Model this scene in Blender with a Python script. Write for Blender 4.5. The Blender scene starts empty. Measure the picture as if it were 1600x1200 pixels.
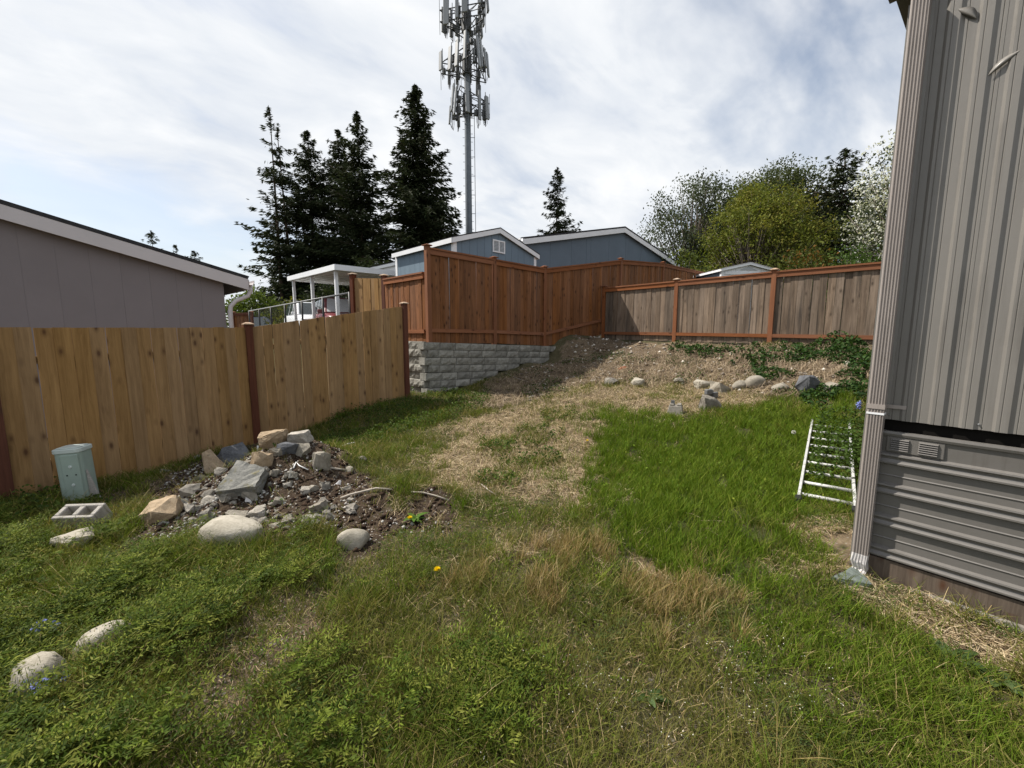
import bpy, bmesh, math, random
import numpy as np
from mathutils import Vector, Matrix

random.seed(7)
RNG = np.random.default_rng(7)
S = bpy.context.scene
COL = S.collection
RAD = math.radians

# ------------------------------------------------------------------ camera
EYE = 1.65
PITCH = RAD(7.0)
FPX = 640.0                                  # focal length in pixels of a 1600 px wide picture
cam_d = bpy.data.cameras.new('camera')
cam = bpy.data.objects.new('camera', cam_d)
COL.objects.link(cam)
cam.location = (0, 0, EYE)
cam.rotation_euler = (RAD(90) - PITCH, 0, 0)
cam_d.sensor_width = 36.0
cam_d.lens = FPX / 1600 * 36.0
cam_d.clip_start = 0.02
cam_d.clip_end = 3000
S.camera = cam

# ------------------------------------------------------------------ sky and sun
SUN_EL = RAD(52)
SUN_H = Vector((-0.956, 0.297, 0)).normalized()
SUN_DIR = Vector((SUN_H.x * math.cos(SUN_EL), SUN_H.y * math.cos(SUN_EL), math.sin(SUN_EL)))
sun_d = bpy.data.lights.new('sun', 'SUN')
sun_d.energy = 5.0
sun_d.angle = RAD(0.6)
sun_d.color = (1.0, 0.94, 0.85)
sun = bpy.data.objects.new('sun', sun_d)
COL.objects.link(sun)
sun.location = (0, 0, 60)
sun.rotation_euler = SUN_DIR.to_track_quat('Z', 'Y').to_euler()

W = bpy.data.worlds.new('World')
S.world = W
W.use_nodes = True
wt = W.node_tree
wt.nodes.clear()


class NT:
    """small helper for building node trees"""
    def __init__(s, tree):
        s.t = tree

    def n(s, kind, **kw):
        nd = s.t.nodes.new(kind)
        for k, v in kw.items():
            if k in nd.bl_rna.properties:
                setattr(nd, k, v)
            else:
                nd.inputs[k].default_value = v
        return nd

    def l(s, a, b):
        s.t.links.new(a, b)

    def val(s, a, sock):
        if hasattr(a, 'node'):
            s.l(a, sock)
        else:
            sock.default_value = a

    def math(s, op, a, b=0.0, c=0.0, clamp=False):
        nd = s.t.nodes.new('ShaderNodeMath')
        nd.operation = op
        nd.use_clamp = clamp
        for i, x in enumerate((a, b, c)):
            s.val(x, nd.inputs[i])
        return nd.outputs[0]

    def mix(s, f, a, b, mode='MIX'):
        nd = s.t.nodes.new('ShaderNodeMix')
        nd.data_type = 'RGBA'
        nd.blend_type = mode
        for x, i in ((f, 0), (a, 6), (b, 7)):
            if isinstance(x, (tuple, list)) and len(x) == 3:
                x = (*x, 1)
            s.val(x, nd.inputs[i])
        return nd.outputs[2]

    def ramp(s, f, stops):
        nd = s.t.nodes.new('ShaderNodeValToRGB')
        e = nd.color_ramp.elements
        while len(e) < len(stops):
            e.new(0.5)
        for i, (p, c) in enumerate(stops):
            e[i].position = p
            e[i].color = (c, c, c, 1) if isinstance(c, (int, float)) else (*c, 1)
        s.l(f, nd.inputs[0])
        return nd.outputs[0]

    def noise(s, vec, scale, detail=4, rough=0.55, dist=0.0):
        nd = s.n('ShaderNodeTexNoise')
        nd.inputs['Scale'].default_value = scale
        nd.inputs['Detail'].default_value = detail
        nd.inputs['Roughness'].default_value = rough
        nd.inputs['Distortion'].default_value = dist
        if vec is not None:
            s.l(vec, nd.inputs['Vector'])
        return nd.outputs[0]

    def vmath(s, op, a, b=None):
        nd = s.t.nodes.new('ShaderNodeVectorMath')
        nd.operation = op
        s.val(a, nd.inputs[0])
        if b is not None:
            s.val(b, nd.inputs[1])
        return nd.outputs[0]


w = NT(wt)
sky = w.n('ShaderNodeTexSky')
sky.sky_type = 'NISHITA'
sky.sun_disc = False
sky.sun_elevation = SUN_EL
sky.sun_rotation = math.atan2(SUN_H.x, SUN_H.y) % (2 * math.pi)
sky.air_density = 1.0
sky.dust_density = 1.5
tc = w.n('ShaderNodeTexCoord')
sep = w.n('ShaderNodeSeparateXYZ')
w.l(tc.outputs['Generated'], sep.inputs[0])
zc = w.math('ADD', w.math('MAXIMUM', sep.outputs[2], 0.0), 0.30)
px_ = w.math('DIVIDE', sep.outputs[0], zc)
py_ = w.math('DIVIDE', sep.outputs[1], zc)
# wind-drawn streaks: rotate, then stretch along one axis
ua = w.math('ADD', w.math('MULTIPLY', px_, 0.80), w.math('MULTIPLY', py_, 0.60))
va = w.math('SUBTRACT', w.math('MULTIPLY', py_, 0.80), w.math('MULTIPLY', px_, 0.60))
cb = w.n('ShaderNodeCombineXYZ')
w.l(w.math('MULTIPLY', ua, 0.62), cb.inputs[0])
w.l(va, cb.inputs[1])
cb.inputs[2].default_value = 3.7
big = w.noise(cb.outputs[0], 1.15, 6, 0.52, 0.35)
fine = w.noise(cb.outputs[0], 4.2, 7, 0.55, 0.4)
mask = w.math('ADD', w.math('MULTIPLY', big, 0.78), w.math('MULTIPLY', fine, 0.22))
cover = w.ramp(mask, [(0.39, 0.22), (0.46, 0.62), (0.53, 0.98)])
thick = w.ramp(fine, [(0.30, (6.4, 6.9, 7.7)), (0.50, (7.9, 8.2, 8.6)), (0.68, (9.2, 9.3, 9.4))])
hz = w.ramp(sep.outputs[2], [(0.0, 0.55), (0.28, 0.0)])
blue = w.mix(1.0, sky.outputs[0], (1.45, 1.38, 1.30), 'MULTIPLY')
c1 = w.mix(cover, blue, thick)
c2 = w.mix(hz, c1, (6.9, 7.4, 8.0))
bg = w.n('ShaderNodeBackground')
bg.inputs['Strength'].default_value = 0.077
w.l(c2, bg.inputs['Color'])
wo = w.n('ShaderNodeOutputWorld')
w.l(bg.outputs[0], wo.inputs[0])

S.view_settings.view_transform = 'Standard'
S.view_settings.look = 'None'
S.view_settings.exposure = 0.52
S.view_settings.gamma = 1.0
S.view_settings.use_curve_mapping = False
S.cycles.max_bounces = 6
S.cycles.use_adaptive_sampling = True
S.cycles.use_denoising = True

# ------------------------------------------------------------------ helpers
def tag(o, label=None, cat=None, group=None, kind=None):
    if label:
        o['label'] = label
    if cat:
        o['category'] = cat
    if group:
        o['group'] = group
    if kind:
        o['kind'] = kind
    return o


def thing(name, loc, label, cat, group=None):
    o = bpy.data.objects.new(name, None)
    o.empty_display_size = 0.2
    o.location = loc
    COL.objects.link(o)
    return tag(o, label, cat, group)


def link(name, me, parent=None, M=None):
    """link a mesh; M and the mesh are in world space, the parent is an unrotated Empty"""
    o = bpy.data.objects.new(name, me)
    COL.objects.link(o)
    if parent is not None:
        o.parent = parent
        root = Vector((0, 0, 0))
        p = parent
        o.matrix_parent_inverse = world_of(p).inverted()
    if M is not None:
        o.matrix_basis = M
    return o


def world_of(o):
    m = o.matrix_basis.copy()
    if o.parent is not None:
        m = world_of(o.parent) @ o.matrix_parent_inverse @ m
    return m


def mesh_np(name, verts, faces, mat, col=None, smooth=False):
    """fast mesh from arrays; faces (n,k); col per vertex (n,3)"""
    verts = np.asarray(verts, np.float32)
    faces = np.asarray(faces, np.int32)
    me = bpy.data.meshes.new(name)
    nf, k = faces.shape
    me.vertices.add(len(verts))
    me.vertices.foreach_set('co', verts.ravel())
    me.loops.add(nf * k)
    me.loops.foreach_set('vertex_index', faces.ravel())
    me.polygons.add(nf)
    me.polygons.foreach_set('loop_start', np.arange(0, nf * k, k, dtype=np.int32))
    me.polygons.foreach_set('loop_total', np.full(nf, k, np.int32))
    if smooth:
        me.polygons.foreach_set('use_smooth', np.ones(nf, bool))
    if col is not None:
        a = me.color_attributes.new('col', 'FLOAT_COLOR', 'POINT')
        c4 = np.ones((len(verts), 4), np.float32)
        c4[:, :3] = col
        a.data.foreach_set('color', c4.ravel())
    me.update(calc_edges=True)
    me.validate()
    me.materials.append(mat)
    return me


class MB:
    """collects simple solids into one mesh"""
    def __init__(s, M=None):
        s.v, s.f, s.M = [], [], M or Matrix.Identity(4)

    def add(s, vs, fs):
        b = len(s.v)
        s.v += [tuple(s.M @ Vector(p)) for p in vs]
        s.f += [tuple(b + i for i in f) for f in fs]
        return s

    def box(s, x0, x1, y0, y1, z0, z1, R=None):
        vs = [(x, y, z) for x in (x0, x1) for y in (y0, y1) for z in (z0, z1)]
        if R is not None:
            vs = [tuple(R @ Vector(p)) for p in vs]
        return s.add(vs, [(0, 1, 3, 2), (4, 6, 7, 5), (0, 4, 5, 1), (2, 3, 7, 6), (0, 2, 6, 4), (1, 5, 7, 3)])

    def prism(s, poly, y0, y1):
        """poly in (x, z), extruded along y"""
        n = len(poly)
        vs = [(x, y0, z) for x, z in poly] + [(x, y1, z) for x, z in poly]
        fs = [tuple(range(n)), tuple(range(2 * n - 1, n - 1, -1))]
        fs += [(i, i + n, (i + 1) % n + n, (i + 1) % n) for i in range(n)]
        return s.add(vs, fs)

    def sheet(s, poly, z0, z1):
        """poly in (x, y), extruded along z"""
        n = len(poly)
        vs = [(x, y, z0) for x, y in poly] + [(x, y, z1) for x, y in poly]
        fs = [tuple(range(n - 1, -1, -1)), tuple(range(n, 2 * n))]
        fs += [(i, (i + 1) % n, (i + 1) % n + n, i + n) for i in range(n)]
        return s.add(vs, fs)

    def tube(s, pts, rad, n=8):
        pts = [Vector(p) for p in pts]
        if not hasattr(rad, '__len__'):
            rad = [rad] * len(pts)
        vs, fs = [], []
        ref = None
        for i, p in enumerate(pts):
            d = (pts[min(i + 1, len(pts) - 1)] - pts[max(i - 1, 0)]).normalized()
            if ref is None:
                ref = Vector((0, 0, 1)) if abs(d.z) < 0.9 else Vector((1, 0, 0))
            a = d.cross(ref).normalized()
            b = d.cross(a).normalized()
            ref = -b if False else ref
            for k in range(n):
                t = 2 * math.pi * k / n
                vs.append(tuple(p + (a * math.cos(t) + b * math.sin(t)) * rad[i]))
        for i in range(len(pts) - 1):
            for k in range(n):
                k2 = (k + 1) % n
                fs.append((i * n + k, i * n + k2, (i + 1) * n + k2, (i + 1) * n + k))
        fs.append(tuple(range(n)))
        fs.append(tuple(range(len(pts) * n - 1, (len(pts) - 1) * n - 1, -1)))
        return s.add(vs, fs)

    def build(s, name, mat, parent=None, smooth=False, bevel=0.0):
        me = bpy.data.meshes.new(name)
        me.from_pydata(s.v, [], s.f)
        bm = bmesh.new()
        bm.from_mesh(me)
        bmesh.ops.recalc_face_normals(bm, faces=bm.faces)
        if bevel:
            es = [e for e in bm.edges if len(e.link_faces) == 2 and e.calc_face_angle(0) > 0.7]
            bmesh.ops.bevel(bm, geom=es, offset=bevel, segments=1, affect='EDGES', clamp_overlap=True)
        bm.to_mesh(me)
        bm.free()
        if smooth:
            for p in me.polygons:
                p.use_smooth = True
        me.materials.append(mat)
        return link(name, me, parent)


def frame(o, d, z=0.0):
    """matrix: x runs along d, y is 'inward' (left of d), z up"""
    d = Vector((d[0], d[1], 0)).normalized()
    y = Vector((-d.y, d.x, 0))
    M = Matrix.Identity(4)
    for i in range(3):
        M[i][0] = d[i]
        M[i][1] = y[i]
        M[i][3] = (o[0], o[1], z)[i]
    return M


# value noise on arrays
_TAB = np.random.default_rng(3).random((256, 256)).astype(np.float32)
def vnoise(x, y, s=1.0, seed=0):
    x = np.asarray(x, np.float64) * s + seed * 17.3
    y = np.asarray(y, np.float64) * s + seed * 31.7
    xi, yi = np.floor(x).astype(int), np.floor(y).astype(int)
    fx, fy = x - xi, y - yi
    fx, fy = fx * fx * (3 - 2 * fx), fy * fy * (3 - 2 * fy)
    a = _TAB[xi % 256, yi % 256]
    b = _TAB[(xi + 1) % 256, yi % 256]
    c = _TAB[xi % 256, (yi + 1) % 256]
    d = _TAB[(xi + 1) % 256, (yi + 1) % 256]
    return (a * (1 - fx) + b * fx) * (1 - fy) + (c * (1 - fx) + d * fx) * fy


def fbm(x, y, s=1.0, seed=0):
    return (vnoise(x, y, s, seed) + 0.5 * vnoise(x, y, 2.1 * s, seed + 1) + 0.25 * vnoise(x, y, 4.3 * s, seed + 2)) / 1.75


# ------------------------------------------------------------------ the yard measured from the camera station
CP, SP = math.cos(PITCH), math.sin(PITCH)
def ray(u, v):
    x, y = (u - 800) / FPX, (600 - v) / FPX
    return Vector((x, CP + y * SP, y * CP - SP))


def at(u, v, Y):
    r = ray(u, v)
    return Vector((r.x * Y / r.y, Y, EYE + r.z * Y / r.y))


def onwall(u, v, P, Q):
    """where the sight line meets the upright plane through P and Q"""
    r = ray(u, v)
    dx, dy = Q[0] - P[0], Q[1] - P[1]
    t = (P[0] * dy - P[1] * dx) / (r.x * dy - r.y * dx)
    return Vector((r.x * t, r.y * t, EYE + r.z * t))


WA, WC = Vector((-1.85, 9.0)), Vector((1.05, 12.0))        # retaining wall and red fence, corner to bend
WD = (WC - WA).normalized()
WN = Vector((-WD.y, WD.x))                                 # behind the wall
WL = Vector((-3.30, 10.45))                                # end of the short return
ctrl = [(0, 0, 0), (-2, 1.5, -.02), (2, 1.5, 0), (-4, 2, -.1), (3.5, 1, 0), (0, -5, 0), (-8, -5, -.1), (8, -5, 0), (0, 3, 0),
        (-1.5, 3.2, -.02), (2.6, 2.5, 0), (-5.45, 4.2, -.15), (-4.13, 6.47, -.11), (-2.21, 8.5, .36), (-3.2, 7.5, .12), (-7, 2, -.2),
        (-7, 7, -.1), (-10, 10, -.1), (-14, 8, -.1), (-3.5, 4.5, -.10), (1.5, 4.2, .02), (4.2, 3.9, .03), (-1.9, 6.4, .03)]
for u, v, Y in [(668, 617, 9.0), (1000, 540, 12.0), (1000, 570, 10.5), (1000, 600, 9.3), (1000, 640, 7.3), (1000, 700, 5.6),
                (1250, 545, 9.3), (1250, 575, 8.4), (1250, 610, 7.4), (1250, 650, 6.4), (1250, 720, 4.9), (800, 620, 8.6),
                (800, 680, 6.2), (1045, 531, 11.96), (1200, 538, 10.04), (942, 527, 13.4), (1390, 545, 8.2), (560, 672, 6.9),
                (1120, 600, 8.8), (1120, 570, 9.7), (900, 600, 9.3)]:
    p = at(u, v, Y)
    ctrl.append((p.x, p.y, p.z))
for u, v in [(719, 606), (749, 594), (770, 585), (806, 573), (830, 567), (860, 561)]:
    p = onwall(u, v, WA, WC)
    ctrl.append((p.x, p.y, p.z))
ctrl += [(1.3, 12.3, 1.34), (9.5, 7.0, 1.25), (12, 6, 1.3), (12, 10, 1.4), (8, 12, 1.45), (5, 16, 1.5), (10, 20, 1.5), (20, 15, 1.4),
         (6, 3, .1), (8, 4, .35), (15, 0, .3), (0, -30, 0), (40, 0, 1), (-40, 0, 0), (60, 60, 1.5), (-60, 60, 0), (0, 100, 1.5),
         (-30, 30, 0), (-100, -100, 0), (100, -100, 0), (2, 20, 1.5), (0, 40, 1.5)]
ctrl = np.array(ctrl, float)
_d = np.sqrt(((ctrl[:, None, :2] - ctrl[None, :, :2]) ** 2).sum(2) + 0.36)
_A = np.block([[_d + 0.02 * np.eye(len(ctrl)) * -1, np.ones((len(ctrl), 1))], [np.ones((1, len(ctrl))), np.zeros((1, 1))]])
_w = np.linalg.solve(_A, np.append(ctrl[:, 2], 0))


def sstep(a, b, x):
    t = np.clip((x - a) / (b - a), 0, 1)
    return t * t * (3 - 2 * t)


def Z(x, y):
    """height of the ground"""
    x, y = np.asarray(x, float), np.asarray(y, float)
    z = np.full(x.shape, _w[-1])
    for (cx, cy, _), k in zip(ctrl, _w[:-1]):
        z = z + k * np.sqrt((x - cx) ** 2 + (y - cy) ** 2 + 0.36)
    z = np.clip(z, -0.6, 1.7)
    near = 1 - sstep(14, 30, np.hypot(x, y))
    z = z + near * ((fbm(x, y, 1.3, 5) - .5) * .10 + (fbm(x, y, 6.0, 8) - .5) * .035)
    # rubble heap and the small soil heap beside it
    def heap(cx, cy, rx, ry, a, h, p=1.0):
        ca, sa = math.cos(a), math.sin(a)
        X, Y = (x - cx) * ca + (y - cy) * sa, -(x - cx) * sa + (y - cy) * ca
        return h * np.exp(-((X / rx) ** 2 + (Y / ry) ** 2) ** p)
    lump = 0.75 + 0.5 * fbm(x, y, 3.5, 11)
    z = z + lump * (heap(-2.60, 4.75, .78, .58, .5, .40) + heap(-2.05, 4.35, .60, .45, .2, .17) + heap(-3.0, 4.1, .6, .4, .3, .10)
                    + heap(-1.12, 3.95, .48, .22, .05, .15))
    # the higher lot behind the retaining wall
    s1 = (x - WA.x) * WN.x + (y - WA.y) * WN.y
    s2 = (x - WA.x) * WD.x + (y - WA.y) * WD.y
    up = sstep(.10, .26, np.minimum(s1, s2 + .0))
    zu = 1.47 - .05 * np.clip(s2, 0, 4.5)
    return z * (1 - up) + np.maximum(z, zu) * up


def z1(x, y):
    return float(Z(np.array([x]), np.array([y]))[0])


_T = np.concatenate([np.arange(.8, 8, .012), np.arange(8, 40, .05)])
def G(u, v):
    """where the sight line meets the ground"""
    r = ray(u, v)
    zz = EYE + r.z * _T
    below = np.nonzero(zz < Z(r.x * _T, r.y * _T))[0]
    t = _T[below[0]] if len(below) else 30
    return Vector((r.x * t, r.y * t, EYE + r.z * t))


def poly_w(pts):
    return np.array([G(u, v)[:2] for u, v in pts])


def inpoly(P, x, y):
    c = np.zeros(x.shape, bool)
    n = len(P)
    for i in range(n):
        x0, y0 = P[i]
        x1, y1 = P[(i + 1) % n]
        if y0 == y1:
            continue
        c ^= ((y0 > y) != (y1 > y)) & (x < (x1 - x0) * (y - y0) / (y1 - y0) + x0)
    return c


# patches of the yard, outlined where they lie
ZONES = {k: [poly_w(p) for p in v] for k, v in dict(
    straw=[[(690, 700), (735, 655), (800, 640), (880, 612), (1000, 596), (1130, 600), (1190, 622), (1050, 650), (935, 640), (958, 700), (905, 785), (780, 785), (680, 765)],
           [(955, 855), (1025, 850), (1065, 900), (1010, 905)], [(770, 835), (840, 822), (870, 850), (800, 865)]],
    strip=[[(1250, 900), (1270, 835), (1330, 810), (1480, 930), (1640, 1000), (1660, 1080), (1450, 1010), (1330, 960)]],
    litter=[[(700, 640), (760, 605), (880, 552), (940, 528), (1200, 540), (1360, 542), (1360, 600), (1250, 625), (1190, 618), (1100, 598), (950, 598), (880, 612), (790, 636)]],
    soil=[[(200, 1170), (320, 975), (430, 905), (555, 910), (550, 1005), (390, 1085), (270, 1200)], [(140, 785), (300, 722), (400, 690), (440, 705), (260, 800)],
          [(1340, 920), (1420, 930), (1600, 1010), (1600, 1050), (1450, 1000)]],
    rubble=[[(190, 835), (290, 720), (420, 675), (560, 735), (600, 765), (700, 780), (690, 830), (560, 850), (430, 845), (300, 850)]],
    lush=[[(930, 640), (1010, 652), (1120, 662), (1180, 640), (1345, 622), (1345, 800), (1262, 800), (1262, 860), (1130, 915), (1010, 880), (890, 790), (955, 710)]],
    right=[[(1225, 955), (1320, 960), (1450, 1045), (1620, 1085), (1700, 1300), (1200, 1300), (1180, 1060)]],
    vetch=[[(-200, 790), (0, 800), (150, 870), (300, 850), (430, 875), (440, 925), (330, 945), (190, 1130), (210, 1300), (-400, 1300)],
           [(420, 1250), (450, 1060), (560, 960), (680, 930), (790, 990), (830, 1090), (700, 1250)]],
    foot=[[(430, 705), (520, 655), (640, 600), (735, 622), (700, 665), (590, 690)], [(0, 790), (100, 770), (140, 800), (60, 840), (0, 850)]],
    ivy=[[(1185, 560), (1290, 543), (1370, 536), (1420, 640), (1300, 640), (1270, 590), (1215, 590)], [(1150, 565), (1190, 560), (1200, 600), (1160, 600)], [(1040, 545), (1150, 536), (1180, 550), (1090, 556)]],
    clump=[[(745, 705), (770, 680), (815, 690), (800, 720)], [(800, 680), (850, 660), (880, 690), (830, 705)], [(780, 725), (850, 705), (880, 720), (820, 750)],
           [(745, 755), (780, 735), (830, 750), (800, 775)], [(690, 640), (720, 610), (770, 625), (740, 650)], [(840, 650), (890, 635), (905, 650), (860, 665)]],
    dock=[[(1420, 1010), (1480, 985), (1560, 1040), (1590, 1090), (1500, 1100)]],
    worn=[[(930, 1200), (1000, 1080), (1250, 1000), (1300, 1100), (1100, 1200)], [(700, 1040), (900, 1000), (1000, 1060), (800, 1200), (760, 1200)]],
).items()}


def zone(k, x, y, wob=.16, jit=0.0):
    """soft, wobbly membership of a patch"""
    dx = (fbm(x, y, 2.2, 21) - .5) * 4 * wob + (vnoise(x, y, 9, 23) - .5) * 2.2 * wob
    dy = (fbm(x, y, 2.2, 22) - .5) * 4 * wob + (vnoise(x, y, 9, 24) - .5) * 2.2 * wob
    if jit:
        dx = dx + RNG.normal(size=np.shape(x)) * jit
        dy = dy + RNG.normal(size=np.shape(x)) * jit
    m = np.zeros(np.shape(x), bool)
    for P in ZONES[k]:
        m |= inpoly(P, x + dx, y + dy)
    return m

# ------------------------------------------------------------------ materials
def newmat(name, rough=0.7, spec=0.3):
    m = bpy.data.materials.new(name)
    m.use_nodes = True
    t = m.node_tree
    t.nodes.clear()
    n = NT(t)
    b = n.n('ShaderNodeBsdfPrincipled')
    b.inputs['Roughness'].default_value = rough
    b.inputs['Specular IOR Level'].default_value = spec
    o = n.n('ShaderNodeOutputMaterial')
    n.l(b.outputs[0], o.inputs[0])
    return m, n, b


def objvec(n, scale=(1, 1, 1), jitter=True):
    tc = n.n('ShaderNodeTexCoord')
    v = tc.outputs['Object']
    if jitter:
        oi = n.n('ShaderNodeObjectInfo')
        v = n.vmath('ADD', v, n.vmath('MULTIPLY', oi.outputs['Random'], (37.1, 53.7, 91.3)))
    return n.vmath('MULTIPLY', v, scale)


def bump(n, b, h, strength, dist=0.01):
    bp = n.n('ShaderNodeBump')
    bp.inputs['Strength'].default_value = strength
    bp.inputs['Distance'].default_value = dist
    n.l(h, bp.inputs['Height'])
    n.l(bp.outputs[0], b.inputs['Normal'])


def plain(name, c, rough=0.6, spec=0.3, var=0.12, scale=3.0, metal=0.0, bumpy=0.0, bscale=60):
    m, n, b = newmat(name, rough, spec)
    v = objvec(n)
    f = n.noise(v, scale, 5, 0.6)
    lo = tuple(x * (1 - var) for x in c)
    hi = tuple(min(1, x * (1 + var)) for x in c)
    n.l(n.ramp(f, [(0.3, lo), (0.7, hi)]), b.inputs['Base Color'])
    b.inputs['Metallic'].default_value = metal
    if bumpy:
        bump(n, b, n.noise(v, bscale, 4), bumpy, 0.004)
    return m


def wood(name, lo, hi, knot=(0.07, 0.03, 0.015), knots=0.72, rnd=0.35, rough=0.75, stain=0.0, streak=0.5):
    """sawn board: grain along z of each board, different on every board"""
    m, n, b = newmat(name, rough, 0.2)
    v = objvec(n)
    oi = n.n('ShaderNodeObjectInfo')
    warp = n.noise(n.vmath('MULTIPLY', v, (5, 5, 1.1)), 1.0, 3)
    vv = n.vmath('ADD', v, n.vmath('MULTIPLY', n.vmath('SUBTRACT', warp, (.5, .5, .5)), (.10, .10, 0)))
    g1 = n.noise(n.vmath('MULTIPLY', vv, (24, 24, .9)), 1.0, 4, 0.6)
    g2 = n.noise(n.vmath('MULTIPLY', vv, (110, 110, 2.6)), 1.0, 3, 0.6)
    blot = n.noise(n.vmath('MULTIPLY', v, (5, 5, 1.7)), 1.0, 4, 0.6)
    g = n.math('ADD', n.math('MULTIPLY', g1, streak), n.math('ADD', n.math('MULTIPLY', g2, 0.25), n.math('MULTIPLY', blot, 0.75 - streak)))
    c = n.ramp(g, [(0.34, lo), (0.62, hi)])
    vor = n.n('ShaderNodeTexVoronoi')
    vor.inputs['Scale'].default_value = 1.0
    n.l(n.vmath('MULTIPLY', v, (11, 11, 5.0)), vor.inputs['Vector'])
    sepc = n.n('ShaderNodeSeparateColor')
    n.l(vor.outputs['Color'], sepc.inputs[0])
    gate = n.math('GREATER_THAN', sepc.outputs[0], knots)
    spot = n.ramp(vor.outputs['Distance'], [(0.10, 1.0), (0.24, 0.35), (0.42, 0.0)])
    k = n.math('MULTIPLY', gate, spot)
    c = n.mix(n.math('MULTIPLY', k, 0.85), c, knot)
    hsv = n.n('ShaderNodeHueSaturation')
    n.l(c, hsv.inputs['Color'])
    n.l(n.math('ADD', n.math('MULTIPLY', oi.outputs['Random'], rnd), 1 - rnd / 2), hsv.inputs['Value'])
    rn2 = n.math('FRACT', n.math('MULTIPLY', oi.outputs['Random'], 7.31))
    n.l(n.math('ADD', n.math('MULTIPLY', rn2, 0.16), 0.92), hsv.inputs['Saturation'])
    c = hsv.outputs[0]
    if stain:
        st = n.noise(n.vmath('MULTIPLY', v, (9, 9, .55)), 1.0, 4, 0.6)
        c = n.mix(n.ramp(st, [(0.52, 0.0), (0.72, stain)]), c, (0.035, 0.03, 0.026))
    n.l(c, b.inputs['Base Color'])
    bump(n, b, n.math('ADD', g2, n.math('MULTIPLY', g1, .6)), 0.35, 0.003)
    return m


M = {}
M['cedar'] = wood('natural_cedar', (.195, .110, .045), (.345, .21, .094), knots=.70, rnd=.18)
M['red'] = wood('red_stained_cedar', (.100, .040, .016), (.225, .095, .038), (.030, .010, .005), knots=.62, rnd=.38)
M['redtrim'] = wood('red_stained_trim', (.155, .058, .026), (.245, .098, .044), (.06, .02, .01), knots=.85, rnd=.15)
M['post'] = wood('dark_red_post', (.060, .018, .010), (.12, .040, .020), knots=.85, rnd=.2)
M['cap'] = wood('sunlit_tone_cap', (.30, .20, .13), (.50, .38, .28), knots=.97, rnd=.3)  # paler than the posts: sunlit look of the caps put into the colour
M['redcap'] = wood('red_cap', (.12, .045, .02), (.24, .10, .05), knots=.97, rnd=.3)
M['gray'] = wood('weathered_gray_board', (.080, .057, .041), (.235, .178, .132), (.05, .035, .025), knots=.78, rnd=.55, stain=.8)
M['oldwood'] = wood('old_skirt_board', (.06, .045, .035), (.15, .12, .095), rnd=.2)
M['siding_gray'] = plain('mauve_gray_siding', (.20, .18, .186), .75, .2, .05, 1.2, bumpy=.25, bscale=45)
M['siding_blue'] = plain('slate_blue_siding', (.125, .160, .198), .75, .2, .07, 1.2, bumpy=.25, bscale=40)
M['siding_blue2'] = plain('blue_shed_siding', (.160, .215, .268), .75, .2, .07, 1.5, bumpy=.25, bscale=40)
M['groove'] = plain('dark_groove', (.05, .055, .06), .9)
M['groove_gray'] = plain('gray_groove', (.17, .153, .158), .9)
M['white'] = plain('white_trim_paint', (.74, .75, .77), .5, .4, .04, 2)
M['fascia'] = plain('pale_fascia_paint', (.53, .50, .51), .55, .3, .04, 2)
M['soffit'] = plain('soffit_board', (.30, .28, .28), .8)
M['vent_dark'] = plain('vent_louvre', (.42, .44, .46), .6)
M['shingle'] = plain('dark_shingles', (.035, .035, .038), .9, .2, .3, 9, bumpy=.8, bscale=22)
M['carport'] = plain('carport_white_metal', (.72, .73, .74), .45, .4, .03, 2)
M['black'] = plain('black_coated_steel', (.012, .012, .013), .5, .4)
M['void'] = plain('gap_shade_black', (.012, .011, .010), 1.0, 0.0)  # near black painted on the wall core for shade in the siding gap
M['rail'] = plain('galvanised_rail', (.20, .205, .21), .45, .5, .1, 8)
M['steel'] = plain('galvanised_pole', (.15, .17, .19), .55, .4, .12, 2, metal=.3)
M['tower_dark'] = plain('tower_mount_steel', (.075, .08, .085), .6, .4, .2, 3)
M['antenna'] = plain('antenna_gray', (.25, .26, .27), .5, .4, .06, 1)
M['radio'] = plain('radio_box_gray', (.13, .135, .14), .6, .3, .1, 1)
M['bark'] = plain('conifer_bark', (.075, .055, .042), .95, .1, .4, 6, bumpy=.6, bscale=9)
M['bark_pale'] = plain('grey_bark', (.13, .11, .09), .95, .1, .4, 6, bumpy=.5, bscale=9)
M['pedestal'] = plain('pale_green_pedestal', (.30, .375, .325), .5, .4, .08, 5)
M['pedestal_top'] = plain('pedestal_cap', (.50, .56, .53), .45, .4, .08, 5)
M['white_metal'] = plain('painted_ladder', (.47, .47, .46), .4, .5, .25, 14)
M['rubber'] = plain('black_rubber', (.015, .015, .016), .7)
M['glass'] = plain('car_glass', (.02, .03, .035), .08, .6, .02)
M['glare'] = plain('painted_glare_pane', (.55, .56, .58), .35, .6, .05, 3)  # pale pane colour stands in for sun glare on a windscreen
M['suv_white'] = plain('white_car_paint', (.75, .77, .80), .25, .5, .02)
M['car_red'] = plain('maroon_car_paint', (.15, .018, .025), .25, .5, .05)
M['car_blue'] = plain('navy_car_paint', (.020, .028, .060), .25, .5, .05)
M['tyre'] = plain('tyre', (.02, .02, .02), .9)
M['rim'] = plain('alloy_rim', (.35, .36, .37), .35, .5, metal=.6)
M['lamp'] = plain('headlamp_lens', (.55, .57, .6), .1, .6)
M['lamp_red'] = plain('tail_lamp_lens', (.3, .02, .02), .2, .6)


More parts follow.
